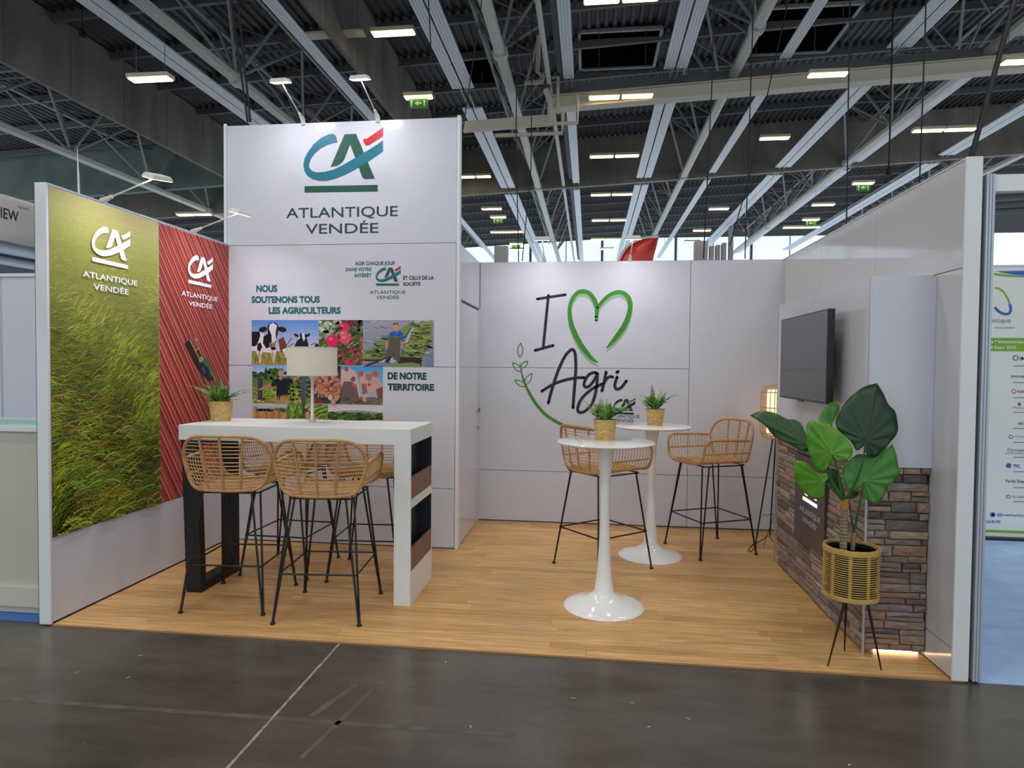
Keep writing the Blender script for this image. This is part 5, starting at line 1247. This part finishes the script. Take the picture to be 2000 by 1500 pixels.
# red sail shaped sign of a distant stand
def sail():
    Y = 9.0; kr = K(16.667, 1200, 440)
    out = [(60, 1210), (130, 1080), (220, 900), (330, 730), (480, 590), (650, 490), (850, 410), (1050, 365), (1250, 350), (1468, 358)]
    inn = [(150, 1210), (220, 1080), (290, 930), (400, 770), (520, 660), (680, 560), (870, 475), (1060, 430), (1250, 415), (1440, 425)]
    b = W(*kr(760, 1210), 1, Y)
    t = thing('sail_sign', 'red sail shaped sign with pale rim rising behind the back wall', 'sign', (b.x, Y, 0))
    L = lambda q, y: W(*kr(*q), 1, Y) - Vector((b.x, Y - y, 0))
    rim = MB()
    ro = [L(q, 0) for q in smooth_path(out, 3)]; ri = [L(q, 0) for q in smooth_path(inn, 3)]
    v = []; 
    for a, c in zip(ro, ri): v += [a, c, a + Vector((0, .25, 0)), c + Vector((0, .25, 0))]
    f = []
    for i in range(len(ro) - 1):
        k = 4 * i; f += [(k, k + 1, k + 5, k + 4), (k + 2, k + 6, k + 7, k + 3), (k, k + 4, k + 6, k + 2), (k + 1, k + 3, k + 7, k + 5)]
    rim.add(v, f).build('rim', mat('pale sign rim', (196, 188, 176), 0.5), t)
    v = []
    edge = [L(q, .05) for q in smooth_path([(1440, 425), (1380, 680), (1300, 960), (1250, 1210)], 9)]
    ri2 = [p + Vector((0, .05, 0)) for p in ri]
    # skin between the rim and the right edge, bulging towards the viewer
    n = len(ri2); m = 8; vv = []; ff = []
    for i in range(n):
        e = edge[min(len(edge) - 1, int((n - 1 - i) / (n - 1) * (len(edge) - 1)))]
        for k in range(m + 1): s = k / m; p = ri2[i] * (1 - s) + e * s; vv.append(p + Vector((0, -0.12 * math.sin(math.pi * s), 0)))
    for i in range(n - 1):
        for k in range(m): ff.append((i * (m + 1) + k, i * (m + 1) + k + 1, (i + 1) * (m + 1) + k + 1, (i + 1) * (m + 1) + k))
    MB().add(vv, ff).build('skin', mat('glossy red skin', (206, 48, 40), 0.25), t, smooth=True)
    MB().box(-.30, .0, 0.0, .25, .25, 3.46).build('mast', mat('dull red mast', (150, 40, 36), 0.5), t)
sail()

# ================================================================== NEIGHBOURING STANDS
CARP = mat('blue carpet', (172, 206, 250), 0.9, noise=0.15, nscale=5, bump=0.2, bscale=90)
# left neighbour
o = MB().box(-4.0, 0.03, ZF, -0.08, 3.2, -0.002).build('carpet', mat('deep blue carpet', (70, 118, 190), 0.9)); tag(o, 'blue carpet under the neighbouring stand at the left', 'carpet')
wn = MB().box(-4.0, 2.30, 0, -0.09, 2.34, 2.33).build('wall_neighbour_left', mat('neighbour panel white', (216, 216, 222), 0.5)); tag(wn, 'white partition wall of the neighbouring stand at the left', kind='structure')
xx = W(4, 700, 1, 2.30).x
MB().box(xx - .04, 2.28, 0, xx, 2.30, 2.345).build('partition_post', M_FRAME, wn); MB().box(-4.0, 2.28, 2.32, -0.09, 2.345, 2.35).build('partition_rail', M_FRAME, wn)
t = thing('reception_counter', 'pale reception counter with glass top at the left edge, on the neighbouring stand', 'counter', (-0.75, 0.3, 0))
MB().box(-0.75, -0.17, 0.0, 0.665, 0.3, 1.10).build('body', mat('beige laminate', (196, 194, 178), 0.5, noise=.04, nscale=3), t)
MB().box(-0.78, -0.195, 0.045, 0.668, -0.168, 0.16).build('plinth', mat('beige plinth', (206, 202, 184), 0.5), t); MB().box(-0.77, -0.19, 1.09, 0.668, 0.32, 1.118).build('top_frame', M_FRAME, t)
MB().box(-0.76, -0.18, 1.1182, 0.662, 0.31, 1.126).build('glass_top', mat('pale green glass', (206, 230, 224), 0.06), t)
MB().box(0.59, -0.1, 1.1262, 0.0, 0.12, 1.129).build('leaflet', mat('turquoise leaflet', (150, 206, 200), 0.4), t)
t = thing('fascia_sign', 'white fascia sign board reading VIEW at the left edge', 'sign', (-0.5, 0.03, 2.2))
XS = -0.36
sa, sb, sc_, sd_ = W(0, 378, 0, XS), W(66, 397, 0, XS), W(0, 466, 0, XS), W(66, 484, 0, XS)
zlo, zhi = (sc_.z + sd_.z) / 2, (sa.z + sb.z) / 2
t.location = (XS, 0.3, zlo)
MB().box(-0.03, -1.6, 0.0, 0.0, 0.75, zhi - zlo).build('board', mat('sign board white', (226, 226, 226), 0.45), t)
PS = Plane(0, XS, 1)
def toloc(o): o.data.transform(Matrix.Translation(-t.location)); return o
toloc(lettering('VIEW', PS, (-13, 423), (36, 432), (-13, 401), M_INK, t, 0.004)); toloc(lettering('bio360', PS, (35, 405), (56, 411), (35, 400), mat('lime lettering', (140, 160, 100), .5), t))
# slender white flag pole behind the left wall
b = W(155, 400, 1, 3.0)
t = thing('flag_pole', 'thin white feather flag pole rising behind the barley print', 'pole', (b.x, 3.0, 0))
tp = W(151, 288, 1, 3.0) - Vector((b.x, 3.0, 0))
MB().tube([(0, 0, 0), (0, 0, b.z), tuple(tp * 0.5 + Vector((0, 0, b.z)) * .5), tuple(tp)], [0.014, 0.012, 0.010, 0.002], 6).build('pole', M_FRAME, t, smooth=True)

# right neighbour
o = MB().box(4.925, 0.0, ZF, 12.0, 6.0, -0.002).build('carpet', CARP); tag(o, 'pale blue carpet of the neighbouring stand at the right', 'carpet')
wn = MB().box(4.905, 0.06, 0, 4.92, 4.0, 2.35).build('wall_neighbour_right', mat('neighbour panel grey', (150, 138, 150), 0.6)); tag(wn, 'partition wall of the neighbouring stand at the right', kind='structure')
o = MB().box(4.925, 5.98, 0, 12.0, 6.02, 2.2).build('wall_neighbour_rear', mat('neighbour panel white', (216, 216, 222), 0.5)); tag(o, 'white rear partition of the neighbouring stand at the right', kind='structure')
t = thing('aluminium_post', 'grooved aluminium corner post at the front of the right neighbouring stand', 'post', (4.912, 0.0, 0))
pm_ = mat('pale anodised post', (186, 194, 204), 0.35, metal=0.25)
for k in range(3): MB().box(-0.019 + k * .0135, -0.012, 0.0, -0.019 + k * .0135 + .0115, 0.05, 2.43).build('rib', pm_, t, bevel=0.003)
MB().box(-.017, -.006, 0, .019, .045, 2.425).build('core', mat('post core', (140, 146, 156), .4, metal=.3), t)
t = thing('header_beam', 'white header beam on top of the right neighbouring stand', 'beam', (4.96, 0.0, 2.33))
MB().box(-0.026, 0.0, 0.02, 3.0, 0.04, 0.098).build('front_beam', M_FRAME, t); MB().box(-.055, 0.055, 0.022, -.025, 3.9, 0.098).build('side_beam', M_FRAME, t)
# roll-up banner
YBN = 2.86; PN = Plane(1, YBN, -1)
kb1 = K(3.75, 1840, 320); kb2 = K(3.75, 1840, 680)
zb0 = W(1960, 1048, 1, YBN).z; zt0 = W(1975, 520, 1, YBN).z; xl = W(1880, 800, 1, YBN).x; xr = xl + 0.92
t = thing('exhibitor_banner', 'roll-up banner listing exhibitors on the right neighbouring stand', 'banner', ((xl + xr) / 2, YBN, 0))
LB_ = Vector((-(xl + xr) / 2, -YBN, 0))
MB().box(xl + LB_.x, 0.0, zb0, xr + LB_.x, 0.004, zt0).build('sheet', mat('banner sheet', (232, 236, 226), 0.5), t)
MB().box(xl + LB_.x - .01, -.05, 0.0, xr + LB_.x + .01, 0.07, zb0).build('cassette', M_CHAR, t, bevel=.01)
MB().box(xl + LB_.x, -.004, zt0 - .005, xr + LB_.x, .008, zt0 + .012).build('top_bar', M_GREY, t)
def shift(o): o.data.transform(Matrix.Translation(LB_)); return o
lime, blu = mat('lime print', (122, 176, 44), .5), mat('blue print', (44, 104, 180), .5); gry = mat('grey print', (120, 124, 128), .5); orn = mat('orange print', (206, 90, 60), .5); dgr = mat('bottle green print', (50, 96, 70), .5)
def bpoly(name, pts, m, kk, off=.0015): return shift(shape(name, PN, [[PN.ab(*kk(*q)) for q in pts]], m, t, off))
zx = lambda z0_, z1_, m: shift(MB().box(xl, YBN - .0012, z0_, xr, YBN - .0008, z1_).build('print_band', m, t))
bz = lambda py: W(1970, py, 1, YBN).z
zx(bz(686), bz(660), lime)
bpoly('print_wave', [(390, 787), (600, 783), (760, 780), (760, 830), (600, 820), (500, 808)], blu, kb1); bpoly('print_wave', [(380, 800), (500, 812), (600, 822), (760, 832), (760, 840), (600, 832), (480, 828), (380, 815)], lime, kb1)
zx(bz(1041), bz(1036), lime)
ring = smooth_path([PN.ab(*kb1(*q)) for q in ((385, 1050), (420, 1085), (460, 1100), (490, 1095), (502, 1065), (490, 1010), (465, 960), (435, 925), (405, 910), (385, 912))], 3)
us = abs(PN.ab(*kb1(0, 0))[0] - PN.ab(*kb1(100, 0))[0]) / 100
half = len(ring) * 5 // 9
shift(shape('print_ring', PN, stroke_poly(ring[:half], [us * 20 for _ in ring[:half]]), blu, t)); shift(shape('print_ring', PN, stroke_poly(ring[half - 1:], [us * 13 for _ in ring[half - 1:]]), lime, t))
def bt(txt, x0, yb, x1, yt, m, kk, bold=0.0): shift(lettering(txt, PN, kk(x0, yb), kk(x1, yb), kk(x0, yt), m, t, bold, .0022))
bt('Atlantique', 270, 1162, 503, 1128, gry, kb1); bt('renouvelable', 380, 1206, 530, 1190, gry, kb1)
wp = mat('white print', (245, 250, 240), .5)
bt('de Méthatlantique', 340, 1314, 608, 1290, wp, kb1, .01); bt('Bio360 Expo 2023', 270, 1354, 540, 1332, wp, kb1, .01)
bt('IMT', 570, 88, 640, 62, M_INK, kb2, .02); bt('inova', 505, 215, 605, 192, M_CHAR, kb2, .01); bt('NASK', 552, 328, 640, 308, M_CHAR, kb2, .01); bt('Pasquier', 520, 442, 640, 428, gry, kb2); bt('SDG', 555, 560, 640, 543, M_CHAR, kb2, .01); bt('SYNER', 508, 758, 608, 740, M_CHAR, kb2); bt('ENVIRONNEMENT', 465, 776, 640, 764, gry, kb2); bt('TYTHMOS', 526, 657, 640, 642, gry, kb2)
bt('TC', 520, 874, 568, 850, M_INK, kb2, .03); bt('Verde Energia', 460, 986, 640, 960, dgr, kb2, .01); bt('TER GREEN', 505, 1098, 605, 1080, gry, kb2); bt('@methatlantique', 402, 1232, 680, 1212, blu, kb2, .01); bt('TIQUE.FR', 290, 1280, 430, 1260, blu, kb2, .02)
def dot(cx, cy, r, m, kk, ri=0.0):
    A = PN.ab(*kk(cx, cy)); rr = r * us
    shift(shape('print_mark', PN, [[(A[0] + rr * math.cos(a), A[1] + rr * math.sin(a)) for a in [math.pi / 8 * k for k in range(16)]]], m, t, .0016))
    if ri: shift(shape('print_mark', PN, [[(A[0] + ri * us * math.cos(a), A[1] + ri * us * math.sin(a)) for a in [math.pi / 8 * k for k in range(16)]]], mat('banner sheet', (232, 236, 226)), t, .0020))
dot(371, 1220, 20, blu, kb2); dot(371, 1220, 9, wp, kb2) ; dot(538, 72, 22, gry, kb2, 13); dot(526, 316, 18, orn, kb2, 11); dot(565, 410, 14, orn, kb2); dot(503, 650, 16, gry, kb2, 9); dot(487, 860, 20, blu, kb2); dot(484, 1088, 16, gry, kb2, 9); dot(490, 744, 13, gry, kb2, 8)
for yy in (130, 252, 362, 470, 588, 690, 799, 905, 1022, 1124): bpoly('print_line', [(520, yy - 3), (640, yy - 3), (640, yy + 3), (520, yy + 3)], gry, kb2)
